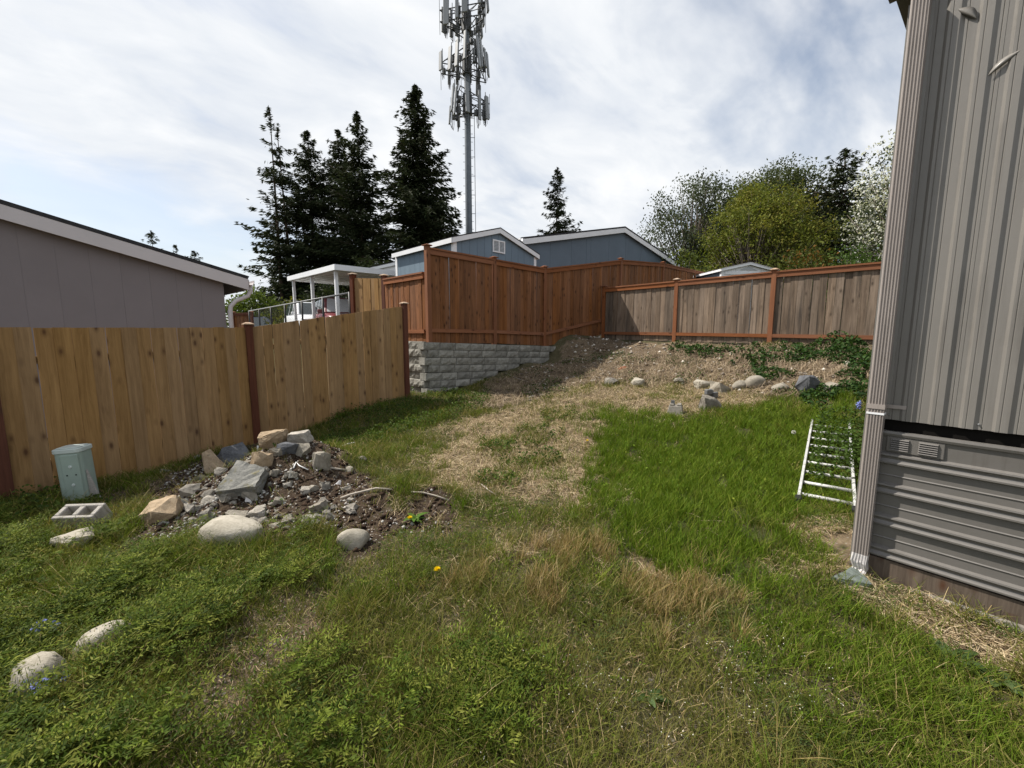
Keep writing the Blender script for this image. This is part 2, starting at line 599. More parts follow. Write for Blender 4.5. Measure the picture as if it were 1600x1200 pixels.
def masonry(name, lo, hi, scale=18, rough=.92, bumpy=.7, spots=None, jitter=True, rnd=.25):
    m, n, b = newmat(name, rough, .15)
    v = objvec(n, jitter=jitter)
    oi = n.n('ShaderNodeObjectInfo')
    f1 = n.noise(v, scale * .22, 5, .6)
    f2 = n.noise(v, scale * 2.2, 4, .65)
    f = n.math('ADD', n.math('MULTIPLY', f1, .6), n.math('MULTIPLY', f2, .4))
    c = n.ramp(f, [(.36, lo), (.62, hi)])
    if spots:
        c = n.mix(n.ramp(n.noise(v, scale * .5, 5, .7), [(.55, 0.0), (.68, .8)]), c, spots)
    hsv = n.n('ShaderNodeHueSaturation')
    n.l(c, hsv.inputs['Color'])
    n.l(n.math('ADD', n.math('MULTIPLY', oi.outputs['Random'], rnd), 1 - rnd / 2), hsv.inputs['Value'])
    n.l(hsv.outputs[0], b.inputs['Base Color'])
    bump(n, b, n.math('ADD', f2, n.math('MULTIPLY', f1, .5)), bumpy, .012)
    return m


M['block'] = masonry('split_face_block', (.15, .145, .125), (.30, .29, .26), 26, rnd=.34, spots=(.13, .12, .095))
M['cinder'] = masonry('cinder_block', (.30, .28, .25), (.50, .47, .43), 40)
M['concrete'] = masonry('broken_concrete', (.17, .155, .13), (.35, .325, .285), 14, spots=(.085, .062, .043), rnd=.6)
M['concrete_mossy'] = masonry('stained_concrete', (.115, .115, .105), (.24, .235, .215), 22, spots=(.15, .13, .05), rnd=.3)
M['boulder'] = masonry('pale_granite', (.22, .20, .16), (.39, .36, .30), 9, bumpy=.45, rnd=.2, spots=(.20, .18, .14))
M['tan_rock'] = masonry('tan_sandstone', (.23, .165, .10), (.43, .335, .23), 20, spots=(.17, .14, .10), rnd=.25)
M['dark_rock'] = masonry('dark_basalt', (.05, .052, .058), (.15, .155, .165), 12, rnd=.3)
M['grey_rock'] = masonry('grey_field_stone', (.17, .155, .125), (.33, .30, .25), 16, rnd=.3)
M['slate'] = masonry('slate_splash_stone', (.10, .12, .11), (.20, .23, .21), 30)
M['brick_bit'] = masonry('brick_fragment', (.34, .12, .06), (.48, .20, .11), 30)


def veg(name, rough=.6, trans=.28):
    """foliage: the colour of every leaf and blade is its own"""
    m, n, b = newmat(name, rough, .07)
    a = n.n('ShaderNodeAttribute')
    a.attribute_name = 'col'
    n.l(a.outputs['Color'], b.inputs['Base Color'])
    if trans:
        tr = n.n('ShaderNodeBsdfTranslucent')
        n.l(n.mix(1.0, a.outputs['Color'], (1.15, 1.2, .7), 'MULTIPLY'), tr.inputs['Color'])
        ms = n.n('ShaderNodeMixShader')
        ms.inputs[0].default_value = trans
        out = [x for x in n.t.nodes if x.type == 'OUTPUT_MATERIAL'][0]
        n.l(b.outputs[0], ms.inputs[1])
        n.l(tr.outputs[0], ms.inputs[2])
        n.l(ms.outputs[0], out.inputs[0])
    return m


M['leaf'] = veg('leaf', .6, .32)
M['needle'] = veg('needle', .7, .12)
M['blade'] = veg('blade', .55, .28)
M['dry'] = veg('dry_stalk', .8, .15)
M['petal'] = veg('petal', .6, .3)
M['bit'] = veg('small_stone', .9, 0)


def ground_mat():
    m, n, b = newmat('yard_ground', .95, .1)
    tcn = n.n('ShaderNodeTexCoord')
    v = tcn.outputs['Object']
    a = n.n('ShaderNodeAttribute')
    a.attribute_name = 'col'
    sp = n.n('ShaderNodeSeparateColor')
    n.l(a.outputs['Color'], sp.inputs[0])
    n1 = n.noise(v, 3.0, 6, .65)
    n2 = n.noise(v, 38, 5, .7)
    n3 = n.noise(v, 140, 3, .7)
    f = n.math('ADD', n.math('MULTIPLY', n1, .4), n.math('ADD', n.math('MULTIPLY', n2, .35), n.math('MULTIPLY', n3, .25)))
    earth = n.ramp(f, [(.36, (.045, .032, .022)), (.52, (.115, .085, .060)), (.66, (.21, .165, .12))])
    straw = n.ramp(f, [(.36, (.11, .080, .050)), (.52, (.25, .19, .122)), (.66, (.38, .30, .20))])
    sod = n.ramp(f, [(.36, (.020, .026, .010)), (.52, (.055, .062, .022)), (.66, (.12, .105, .05))])
    soil = n.ramp(f, [(.38, (.020, .013, .009)), (.55, (.055, .038, .027)), (.68, (.13, .105, .085))])
    c = n.mix(sp.outputs[0], earth, straw)
    c = n.mix(sp.outputs[1], c, sod)
    c = n.mix(sp.outputs[2], c, soil)
    vor = n.n('ShaderNodeTexVoronoi')
    vor.inputs['Scale'].default_value = 42
    n.l(v, vor.inputs['Vector'])
    sc = n.n('ShaderNodeSeparateColor')
    n.l(vor.outputs['Color'], sc.inputs[0])
    peb = n.math('MULTIPLY', n.math('GREATER_THAN', sc.outputs[0], .72), n.math('LESS_THAN', vor.outputs['Distance'], .36))
    peb = n.math('MULTIPLY', peb, n.math('SUBTRACT', 1.0, sp.outputs[1]))
    c = n.mix(n.math('MULTIPLY', peb, .75), c, n.ramp(sc.outputs[1], [(0, (.12, .10, .08)), (1, (.42, .38, .33))]))
    n.l(c, b.inputs['Base Color'])
    bump(n, b, n.math('ADD', n.math('ADD', n2, n.math('MULTIPLY', n3, .4)), n.math('MULTIPLY', peb, .3)), .9, .03)
    return m


M['ground'] = ground_mat()

# ------------------------------------------------------------------ ground: one sheet out to the horizon
def axis(lo, hi, step, far):
    a = list(np.arange(lo, hi + 1e-6, step))
    s, x = step, hi
    while x < far:
        s *= 1.22
        x += s
        a.append(x)
    s, x = step, lo
    while x > -far:
        s *= 1.22
        x -= s
        a.insert(0, x)
    return np.array(a)


def build_ground():
    xs, ys = axis(-6.5, 9.5, .055, 900), axis(.2, 13.8, .055, 900)
    X, Y = np.meshgrid(xs, ys)
    x, y = X.ravel(), Y.ravel()
    z = Z(x, y)
    near = (1 - sstep(9, 16, np.hypot(x, y)))
    rub = zone('rubble', x, y)
    z = z + near * (RNG.random(len(x)) - .5) * np.where(rub, .03, .014)
    nx, ny = len(xs), len(ys)
    i = np.arange(nx * ny).reshape(ny, nx)
    f = np.stack([i[:-1, :-1], i[:-1, 1:], i[1:, 1:], i[1:, :-1]], -1).reshape(-1, 4)
    st, li, so, lu, ve = (zone(k, x, y, .16, .05) for k in ('straw', 'litter', 'soil', 'lush', 'vetch'))
    st |= zone('strip', x, y, .12, .04)
    c = np.zeros((len(x), 3))
    dist = np.hypot(x, y)
    c[:, 0] = np.where(st, .75, np.where(li, .62, .25))
    c[:, 1] = np.where(st | so | li | rub, .05, np.where(lu | ve, .95, .40 + .4 * fbm(x, y, 1.5, 44)))
    c[:, 2] = np.where(rub, .8, np.where(so, .45, np.where(li, .15 + .3 * (fbm(x, y, 1.2, 45) > .55), 0)))
    c[:, 1] = np.where(dist > 15, .8, c[:, 1])
    me = mesh_np('ground', np.stack([x, y, z], 1), f, M['ground'], c, smooth=True)
    o = link('ground', me)
    tag(o, 'uneven back yard ground of soil and dead straw rising to the fences', 'ground', kind='structure')


build_ground()

# ------------------------------------------------------------------ fences
def board(name, parent, F, x0, x1, z0, zt0, zt1, y0, th, mat, rag=0.0, lean=0.0):
    """one upright board in the frame F of its fence run"""
    b = MB()
    w_ = x1 - x0
    b.prism([(0, 0), (w_, 0), (w_ + lean, zt1 - z0), (lean, zt0 - z0)], 0, th)
    me = bpy.data.meshes.new(name)
    me.from_pydata(b.v, [], b.f)
    me.materials.append(mat)
    return link(name, me, parent, F @ Matrix.Translation((x0, y0, z0)) @ Matrix.Rotation(random.gauss(0, .0028), 4, 'Y') @ Matrix.Rotation(random.gauss(0, .003), 4, 'X'))


def beam(name, parent, F, x0, x1, za0, za1, h, y0, y1, mat):
    """a rail that follows the fall of the fence: bottom edge from za0 to za1"""
    me = bpy.data.meshes.new(name)
    # built upright so that the grain runs along it, then laid over
    L = x1 - x0
    dz = za1 - za0
    vs = [(0, 0, 0), (0, 0, L), (h, 0, 0), (h, 0, L)]
    b = MB()
    k_ = (za1 - za0) / (x1 - x0)
    b.v = [(-p[0] - k_ * p[2], q, p[2]) for q in (0, y1 - y0) for p in vs]
    b.f = [(0, 1, 3, 2), (4, 6, 7, 5), (0, 4, 5, 1), (2, 3, 7, 6), (0, 2, 6, 4), (1, 5, 7, 3)]
    me.from_pydata(b.v, [], b.f)
    bm = bmesh.new(); bm.from_mesh(me)
    bmesh.ops.recalc_face_normals(bm, faces=bm.faces)
    bm.to_mesh(me); bm.free()
    me.materials.append(mat)
    a = math.atan2(dz, L)
    # x' = along run: local z -> run direction, local -x -> up
    R = Matrix(((0, 0, 1, 0), (0, 1, 0, 0), (-1, 0, 0, 0), (0, 0, 0, 1)))
    return link(name, me, parent, F @ Matrix.Translation((x0, y0, za0)) @ R)


def post(parent, F, x, y, z0, z1, s, mat, capmat, capw=.035, caph=.035, lean=0.0):
    b = MB()
    b.box(-s / 2, s / 2, -s / 2, s / 2, 0, z1 - z0)
    me = bpy.data.meshes.new('post')
    me.from_pydata(b.v, [], b.f)
    me.materials.append(mat)
    T = F @ Matrix.Translation((x, y, z0)) @ Matrix.Rotation(lean, 4, 'Y')
    p = link('post', me, parent, T)
    c = MB()
    q, r = s / 2 + capw, s / 2 - .012
    h = z1 - z0
    c.box(-q, q, -q, q, h, h + caph * .55)
    c.add([(-q * .96, -q * .96, h + caph * .55), (q * .96, -q * .96, h + caph * .55), (q * .96, q * .96, h + caph * .55), (-q * .96, q * .96, h + caph * .55),
           (-r * .5, -r * .5, h + caph * 1.25), (r * .5, -r * .5, h + caph * 1.25), (r * .5, r * .5, h + caph * 1.25), (-r * .5, r * .5, h + caph * 1.25)],
          [(0, 1, 5, 4), (1, 2, 6, 5), (2, 3, 7, 6), (3, 0, 4, 7), (4, 5, 6, 7), (3, 2, 1, 0)])
    me = bpy.data.meshes.new('post_cap')
    me.from_pydata(c.v, [], c.f)
    me.materials.append(capmat)
    link('post_cap', me, p, T)
    return p


def F2(P, Q):
    return frame(P, (Q[0] - P[0], Q[1] - P[1]))


def rnd(a):
    return random.uniform(-a, a)


# natural cedar privacy fence on the left: flat boards, dark posts between the runs
FP = [((-6.55, 1.9), -.25, 1.62), ((-5.40, 4.2), -.20, 1.715), ((-4.13, 6.47), -.16, 1.745), ((-2.21, 8.50), .22, 2.21)]
cf = thing('cedar_fence', (-4.13, 6.47, -.1), 'new natural cedar board fence with dark posts behind the rubble heap', 'fence')
for k in range(3):
    (P, zb0, zt0), (Q, zb1, zt1) = FP[k], FP[k + 1]
    F = F2(P, Q)
    L = (Vector(Q) - Vector(P)).length
    n = round((L - .11) / .143)
    x0, x1 = .055, L - .055
    pw = (x1 - x0) / n
    for i in range(n):
        a, b_ = x0 + i * pw, x0 + (i + 1) * pw
        zt = lambda x: zt0 + (zt1 - zt0) * x / L
        zb = lambda x: min(z1(*(F @ Vector((x, 0, 0)))[:2]) + .015, zt(x) - 1.2)
        g = random.uniform(.001, .006)
        j = rnd(.006)
        board('board', cf, F, a + g / 2, b_ - g / 2, zb((a + b_) / 2) - .02 + rnd(.02), zt(a) + j, zt(b_) + j, -.012 + rnd(.004), .018, M['cedar'])
    for zr in (.28, 1.45):
        beam('rail', cf, F, .05, L - .05, zb(0) * 0 + zt0 - 1.85 + zr, zt1 - 1.85 + zr, .085, .012, .05, M['cedar'])
for (P, zb, zt), Q in zip(FP[1:], [FP[2][0], FP[3][0], (-.9, 9.9)]):
    post(cf, F2(P, Q), 0, -.01, zb - .1, zt + .045, .098, M['post'], M['cap'], .022, .03)

# red stained fence above the retaining wall: framed panels with rails, capped posts
rf = thing('red_fence', (-1.75, 9.1, 1.5), 'tall red stained cedar fence with capped posts above the block retaining wall', 'fence')


def framed_run(parent, P, Q, zt0, zt1, zr0, zr1, zb0, zb1, boardmat, trimmat, pw=.14, first_post=True, last_post=True, capm='redcap',
               topcap=True, batten=False, posts=None, psize=.10, rise=.02, lip=True):
    """rails along the top (bottom edge at zt-.12) and at zr; boards from zb up to the top rail"""
    F = F2(P, Q)
    L = (Vector(Q) - Vector(P)).length
    x0, x1 = psize / 2, L - psize / 2
    n = max(2, round((x1 - x0) / pw))
    w_ = (x1 - x0) / n
    li = lambda a, b, x: a + (b - a) * x / L
    for i in range(n):
        a, b_ = x0 + i * w_, x0 + (i + 1) * w_
        off = .004 if i % 2 else -.004
        board('board', parent, F, a + .0015, b_ - .0015, li(zb0, zb1, a), li(zt0, zt1, a) - .02, li(zt0, zt1, b_) - .02, off + rnd(.002), .016, boardmat)
    beam('rail', parent, F, x0, x1, li(zt0, zt1, x0) - .125, li(zt0, zt1, x1) - .125, .105, -.045, -.008, trimmat)
    beam('rail', parent, F, x0, x1, li(zr0, zr1, x0), li(zr0, zr1, x1), .085, -.045, -.008, trimmat)
    if topcap:
        beam('cap_rail', parent, F, x0, x1, li(zt0, zt1, x0) - .016, li(zt0, zt1, x1) - .016, .036, -.065, .075, trimmat)
    if first_post:
        post(parent, F, 0, 0, min(zb0, zr0) - .1, zt0 + rise + .03, psize, trimmat, M[capm])
    if last_post:
        post(parent, F, L, 0, min(zb1, zr1) - .1, zt1 + rise + .03, psize, trimmat, M[capm])


def shift(P, d):                                             # move a point back from the wall face
    return (P.x + WN.x * d, P.y + WN.y * d)


A_, C_ = shift(WA + WD * .16, .16), shift(WC, .16)
B_ = tuple((Vector(A_) + Vector(C_)) / 2)
framed_run(rf, A_, B_, 3.50, 3.50, 1.68, 1.66, 1.44, 1.40, M['red'], M['redtrim'], last_post=False)
framed_run(rf, B_, C_, 3.50, 3.50, 1.66, 1.60, 1.40, 1.30, M['red'], M['redtrim'], last_post=False)
D_, E_, H_ = (3.62, 14.05), (6.1, 17.0), (9.8, 21.0)
framed_run(rf, C_, D_, 3.50, 4.07, 1.60, 2.20, 1.28, 1.75, M['red'], M['redtrim'], last_post=False)
framed_run(rf, D_, E_, 4.07, 4.45, 2.2, 2.5, 1.7, 1.9, M['red'], M['redtrim'], last_post=False)
framed_run(rf, E_, H_, 4.45, 4.62, 2.5, 2.6, 1.8, 1.8, M['red'], M['redtrim'])
# lower section on the return of the wall
Lp = at(600, 440, 10.75)
framed_run(rf, (Lp.x, Lp.y), (A_[0] - .06, A_[1] + .06), 3.02, 2.99, 1.66, 1.66, 1.44, 1.44, M['red'], M['redtrim'], first_post=False, last_post=False)

# short unstained panel between two dark posts
sp = thing('panel_fence', (-4.0, 11.1, 1.45), 'short unstained cedar panel between two dark posts beside the red fence', 'fence')
Pa, Pb = at(551, 430, 11.6), at(600, 433, 10.9)
F = F2(Pa, Pb)
L = (Vector(Pb[:2]) - Vector(Pa[:2])).length
n = 7
for i in range(n):
    a = .06 + (L - .12) * i / n
    b_ = .06 + (L - .12) * (i + 1) / n
    board('board', sp, F, a + .002, b_ - .002, 1.40, 3.17 + (3.08 - 3.17) * i / n, 3.17 + (3.08 - 3.17) * (i + 1) / n, rnd(.004), .018, M['cedar'])
post(sp, F, 0, 0, 1.2, 3.27, .13, M['post'], M['cap'], .03)
post(sp, F, L, 0, 1.2, 3.14, .115, M['post'], M['cap'], .03)

# weathered grey fence on the right with red rails and posts
gf = thing('weathered_fence', (4.58, 11.96, 1.4), 'weathered grey board fence with red rails and posts along the top of the bank', 'fence')
g0, g1 = Vector((2.98, 13.45)), Vector((6.28, 10.04))
gs = (g1 - g0) / 2
gp = [g0 + gs * k for k in range(5)]
zt = [3.10, 3.10, 3.11, 3.09, 3.06]
zr = [1.63, 1.60, 1.56, 1.52, 1.5]
for k in range(4):
    framed_run(gf, gp[k], gp[k + 1], zt[k], zt[k + 1], zr[k], zr[k + 1], zr[k] - .16, zr[k + 1] - .16, M['gray'], M['redtrim'], pw=.145,
               last_post=(k == 3), capm='redcap' if k == 0 else 'cap')

# black chain-link fence
cl = thing('chain_link_fence', (-4.5, 11.7, 1.4), 'black chain link fence with a grey top rail in front of the cars', 'fence')
k0, k6 = Vector((-4.55, 11.68)), Vector((-13.3, 21.0))
F = F2(k6, k0)
L = (k6 - k0).length
ztop = 2.78
b = MB(F); b.tube([(0, 0, ztop), (L, 0, ztop)], .028, 8); b.build('top_rail', M['rail'], cl, True)
for i in range(7):
    b = MB(F); x = L * i / 6
    b.tube([(x - .001, 0, 1.2), (x, 0, ztop + .03)], .035, 8)
    b.build('post', M['black'], cl, True)
wv, wf = [], []
h, pit, t_ = ztop - 1.35, .075, .0022
for sgn in (1, -1):
    for i in range(int((L + h) / pit)):
        xa = i * pit - h if sgn > 0 else i * pit
        xa0, xa1 = xa, xa + h * sgn
        za, zb_ = 1.35, ztop
        lo_, hi_ = (xa0, za), (xa1, zb_)
        def clip(p, q):
            if p[0] > q[0]:
                p, q = q, p
            if q[0] < 0 or p[0] > L:
                return None
            def lerp(x):
                f = (x - p[0]) / (q[0] - p[0])
                return (x, p[1] + (q[1] - p[1]) * f)
            if p[0] < 0:
                p0 = lerp(0.0)
            else:
                p0 = p
            q0 = lerp(L) if q[0] > L else q
            return p0, q0
        r_ = clip(lo_, hi_)
        if r_ is None:
            continue
        (ax, az), (bx, bz) = r_
        b0 = len(wv)
        for (X, Zz) in ((ax, az), (bx, bz)):
            for o_ in (-1, 1):
                wv.append(F @ Vector((X + o_ * t_, sgn * .002, Zz)))
        wf.append((b0, b0 + 1, b0 + 3, b0 + 2))
o = link('wire_mesh', mesh_np('wire_mesh', wv, wf, M['black']), cl)

# small red fence seen past the corner of the grey house
ff = thing('distant_fence', (-14.4, 21.6, 1.3), 'small red board fence seen past the downspout of the grey house', 'fence')
p, q = at(366, 500, 22.0), at(394, 500, 21.3)
framed_run(ff, (p.x, p.y), (q.x, q.y), 2.72, 2.70, 1.4, 1.4, 1.2, 1.2, M['red'], M['post'], pw=.16)

# ------------------------------------------------------------------ retaining wall of split-face blocks
rw = thing('retaining_wall', (WA.x, WA.y, .2), 'grey split-face concrete block retaining wall under the red fence', 'retaining wall')


def block_mesh(w_, h, d, seed):
    r = random.Random(seed)
    nx, nz = 7, 4
    vs, fs = [], []
    for j in range(nz):
        for i in range(nx):
            e = (i in (0, nx - 1)) or (j in (0, nz - 1))
            y = (.010 if e else r.uniform(-.016, .004))
            x = w_ * i / (nx - 1)
            z = h * j / (nz - 1)
            if not e:
                x += r.uniform(-.01, .01); z += r.uniform(-.008, .008)
            vs.append((x, y, z))
    for j in range(nz - 1):
        for i in range(nx - 1):
            a = j * nx + i
            fs.append((a, a + 1, a + nx + 1, a + nx))
    b0 = len(vs)
    vs += [(0, d, 0), (w_, d, 0), (w_, d, h), (0, d, h)]
    bl, br, tr, tl = 0, nx - 1, nx * nz - 1, nx * (nz - 1)
    fs += [(b0 + 1, b0, b0 + 3, b0 + 2)]
    fs += [tuple([b0, b0 + 1] + [i for i in range(nx - 1, -1, -1)])]
    fs += [tuple([b0 + 2, b0 + 3] + [tl + i for i in range(nx)])]
    fs += [tuple([b0 + 3, b0] + [j * nx for j in range(nz)])]
    fs += [tuple([b0 + 1, b0 + 2] + [j * nx + nx - 1 for j in range(nz - 1, -1, -1)])]
    me = bpy.data.meshes.new('block')
    me.from_pydata(vs, [], fs)
    bm = bmesh.new(); bm.from_mesh(me)
    bmesh.ops.recalc_face_normals(bm, faces=bm.faces)
    bm.to_mesh(me); bm.free()
    me.materials.append(M['block'])
    return me


BW, BH = .44, .170
blocks = [block_mesh(BW - .012, BH - .010, .24, s) for s in range(6)]
FW = frame(WA, WD)
FL = frame(WA - WD.to_3d().xy * 0, (WN.x, WN.y))              # runs back along the return
for j in range(8):
    zc_ = 1.485 - BH * (j + 1)
    set_back = -.014 * j
    odd = j % 2
    x = .0 if odd else -.10
    for i in range(14):
        w_ = BW
        if i == 0 and odd:
            w_ = BW * .62
        t = x + w_ / 2
        drop = -.042 * max(t, 0)
        pw_ = FW @ Vector((t, set_back - .06, 0))
        if z1(pw_.x, pw_.y) < zc_ + drop + BH * .75 and t < 5.6:
            me = random.choice(blocks)
            T = FW @ Matrix.Translation((x + .004, set_back + rnd(.004), zc_ + drop)) @ Matrix.Rotation(.042, 4, 'Y')
            if w_ != BW:
                T = T @ Matrix.Diagonal((w_ / BW, 1, 1, 1))
            link('block', me, rw, T)
        x += w_
    # return: blocks seen end on, rough faces towards the yard, every second course proud
    FR = Matrix.Identity(4)
    dR = Vector((-WN.x, -WN.y))
    PR = Vector((WA.x, WA.y)) + WN * 2.2
    FR = frame(PR, dR)                                        # left to right seen from the yard
    x = 2.2 - (.02 if odd else .26)
    for i in range(5):
        x -= BW
        pw_ = FR @ Vector((x + BW / 2, -.1, 0))
        if z1(pw_.x, pw_.y) < zc_ + BH * .8:
            link('block', random.choice(blocks), rw, FR @ Matrix.Translation((x, (-.03 if odd else .03) + set_back, zc_)))

# ------------------------------------------------------------------ houses
def gable_house(name, label, cat, O, d, Wd, L, z0, zl, zr, tap, zap, wall, groove, trim, roofm, ovs=.35, ovf=.12, fh=.22, pw=.305, ft=.03,
                left_panels=False, corner=.0, roof_t=.07, gap=.004):
    """gable end in the frame (O, d): x across the gable, y back; walls of upright siding panels with open grooves"""
    t = thing(name, (O[0], O[1], z0), label, cat)
    F = frame(O, d, 0)
    xa = Wd * tap
    top = lambda x: zl + (zap - zl) * x / xa if x <= xa else zr + (zap - zr) * (Wd - x) / (Wd - xa)
    b = MB(F)
    b.prism([(0.02, z0), (Wd - .02, z0), (Wd - .02, zr - .02), (xa, zap - .02), (.02, zl - .02)], .02, L)
    b.build('wall', groove, t)
    n = round(Wd / pw)
    for i in range(n):
        a, c = Wd * i / n + gap, Wd * (i + 1) / n - gap
        pl = [(a, z0), (c, z0), (c, top(c))]
        if a < xa < c:
            pl.append((xa, zap))
        pl.append((a, top(a)))
        m = MB(F); m.prism([(x, z - .005) if z > z0 else (x, z) for x, z in pl], 0, .016)
        m.build('siding_panel', wall, t)
    if left_panels:
        n = round(L / pw)
        Y = F.col[1].to_3d()
        X = F.col[0].to_3d()
        FLf = frame((Vector((O[0], O[1], 0)) + Y * L)[:2], (-Y.x, -Y.y))
        for i in range(n):
            m = MB(FLf); m.box(L * i / n + .004, L * (i + 1) / n - .004, 0, .016, z0, zl - .02)
            m.build('siding_panel', wall, t)
        if corner:
            m = MB(FLf); m.box(-.02, corner, -.012, 0.1, z0, zl - .03); m.build('corner_trim', trim, t)
    if corner:
        m = MB(F); m.box(-.014, corner, -.014, .1, z0, top(corner / 2) - .03); m.build('corner_trim', trim, t)
        m = MB(F); m.box(Wd - corner, Wd + .014, -.014, .1, z0, top(Wd - corner / 2) - .03); m.build('corner_trim', trim, t)
    sl, sr = (zap - zl) / xa, (zap - zr) / (Wd - xa)
    th = roof_t
    xl, xr = -ovs, Wd + ovs
    ztl, ztr = zl - sl * ovs, zr - sr * ovs
    off = .03 + fh * .5
    m = MB(F); m.prism([(xl, ztl + off), (xa, zap + off), (xa, zap + off + th), (xl - .03, ztl + off + th - .01)], -ovf - .035, L + ovf); m.build('roof', roofm, t)
    m = MB(F); m.prism([(xa, zap + off), (xr, ztr + off), (xr + .03, ztr + off + th - .01), (xa, zap + off + th)], -ovf - .035, L + ovf); m.build('roof', roofm, t)
    # soffit boards close the underside of the overhang, rake boards finish its edge
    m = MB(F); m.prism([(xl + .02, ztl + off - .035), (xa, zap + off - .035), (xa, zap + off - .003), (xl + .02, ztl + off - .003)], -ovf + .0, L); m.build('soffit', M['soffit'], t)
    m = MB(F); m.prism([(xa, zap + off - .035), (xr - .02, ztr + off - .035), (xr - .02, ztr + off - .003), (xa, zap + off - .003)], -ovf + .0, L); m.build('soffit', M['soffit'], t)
    m = MB(F); m.prism([(xl, ztl + off - fh), (xa, zap + off - fh), (xa, zap + off - .003), (xl, ztl + off - .003)], -ovf - ft, -ovf); m.build('rake_board', trim, t)
    m = MB(F); m.prism([(xa, zap + off - fh), (xr, ztr + off - fh), (xr, ztr + off - .003), (xa, zap + off - .003)], -ovf - ft, -ovf); m.build('rake_board', trim, t)
    for side, xx, ze in ((-1, xl, ztl), (1, xr, ztr)):
        m = MB(F); m.prism([(xx, ze + off - fh), (xx + side * .02, ze + off - fh), (xx + side * .02, ze + off - .003), (xx, ze + off - .003)], -ovf + .002, L + ovf)
        m.build('eave_board', trim, t)
    return t, F, dict(top=top, off=off, xl=xl, xr=xr, ztl=ztl, ztr=ztr)


def gutter(t, F, x, z, y0, y1, side, mat, s=.11):
    m = MB(F)
    a, c = (x, x + side * s)
    m.prism([(a, z), (a + side * s * .7, z), (c, z + s * .55), (c, z + s), (c - side * .008, z + s), (c - side * .010, z + s * .6), (a + side * s * .66, z + .01), (a + side * .008, z + .01), (a + side * .008, z + s), (a, z + s)], y0, y1)
    m.build('gutter', mat, t)


# grey house on the left
dg = Vector((.66, .75)).normalized()
cr = Vector((-6.22, 9.02))
Wg = 8.4
gh, FG, ig = gable_house('gray_house', 'mauve grey house with a pale rake board and dark shingles behind the cedar fence', 'house', cr - dg * Wg, dg, Wg, 14,
                         -.2, 2.80, 2.80, .5, 3.84, M['siding_gray'], M['groove_gray'], M['fascia'], M['shingle'], ovs=.42, ovf=.16, fh=.235, pw=.40, gap=.0008)
gutter(gh, FG, ig['xr'] + .022, ig['ztr'] + ig['off'] - .13, -.16, 14.1, 1, M['fascia'])
m = MB(FG)
zt_ = ig['ztr'] + ig['off'] - .12
xg = ig['xr'] + .07
m.tube([(xg, -.06, zt_), (xg, -.06, zt_ - .12), (xg - .06, -.06, zt_ - .24), (xg - .30, -.06, zt_ - .36), (xg - .40, -.06, zt_ - .48), (xg - .42, -.06, zt_ - .60), (xg - .42, -.06, -.1)], .045, 10)
m.build('downspout', M['fascia'], gh, True)

# blue garden shed behind the red fence
sh, FS, ish = gable_house('blue_shed', 'blue shed with white trim and a louvred gable vent behind the red fence', 'shed', (-1.66, 12.05), (.708, .706), 3.50, 3.25,
                          1.45, 4.27, 4.27, .5, 4.80, M['siding_blue2'], M['groove'], M['white'], M['shingle'], ovs=.10, ovf=.06, fh=.14, pw=.30, left_panels=True, corner=.10, roof_t=.03)

vm = MB(FS)
vx, vz = 1.75, 4.36
vm.box(vx - .26, vx + .26, -.03, -.002, vz - .19, vz - .15).box(vx - .26, vx + .26, -.03, -.002, vz + .15, vz + .19)
vm.box(vx - .26, vx - .22, -.03, -.002, vz - .149, vz + .149).box(vx + .22, vx + .26, -.03, -.002, vz - .149, vz + .149).box(vx - .02, vx + .02, -.03, -.002, vz - .149, vz + .149)
vent = vm.build('gable_vent', M['white'], sh)
vm = MB(FS)
for sx in (-.12, .12):
    for k in range(7):
        z_ = vz - .14 + k * .041
        vm.add([(vx + sx - .098, -.022, z_), (vx + sx + .098, -.022, z_), (vx + sx + .098, -.004, z_ + .030), (vx + sx - .098, -.004, z_ + .030),
                (vx + sx - .098, -.022, z_ + .006), (vx + sx + .098, -.022, z_ + .006), (vx + sx + .098, -.004, z_ + .036), (vx + sx - .098, -.004, z_ + .036)],
               [(0, 1, 2, 3), (4, 7, 6, 5), (0, 4, 5, 1), (2, 6, 7, 3), (0, 3, 7, 4), (1, 5, 6, 2)])
vm.build('louvre', M['vent_dark'], vent)

# blue house beyond
bh, FB, ib = gable_house('blue_house', 'large slate blue house with a dark shingle roof and white rake boards beyond the shed', 'house', (.62, 17.25), (.79, .61), 11.5, 14,
                         1.4, 5.34, 5.30, .53, 6.66, M['siding_blue'], M['groove'], M['white'], M['shingle'], ovs=.40, ovf=.14, fh=.22, pw=1.22)
gutter(bh, FB, ib['xl'] - .022, ib['ztl'] + ib['off'] - .12, -.25, 14, -1, M['white'], .13)
m = MB(FB)
zt_ = ib['ztl'] + ib['off'] - .12
xg = ib['xl'] - .08
m.tube([(xg, -.1, zt_), (xg + .02, -.1, zt_ - .12), (xg + .14, -.1, zt_ - .26), (xg + .42, -.1, zt_ - .36), (xg + .52, -.1, zt_ - .46), (xg + .54, -.1, zt_ - .6), (xg + .54, -.1, 1.5)], .055, 10)
m.build('downspout', M['white'], bh, True)
vm = MB(FB); vm.box(3.52, 3.58, -.012, -.001, 1.4, 6.12); vm.build('seam_batten', M['siding_blue'], bh)

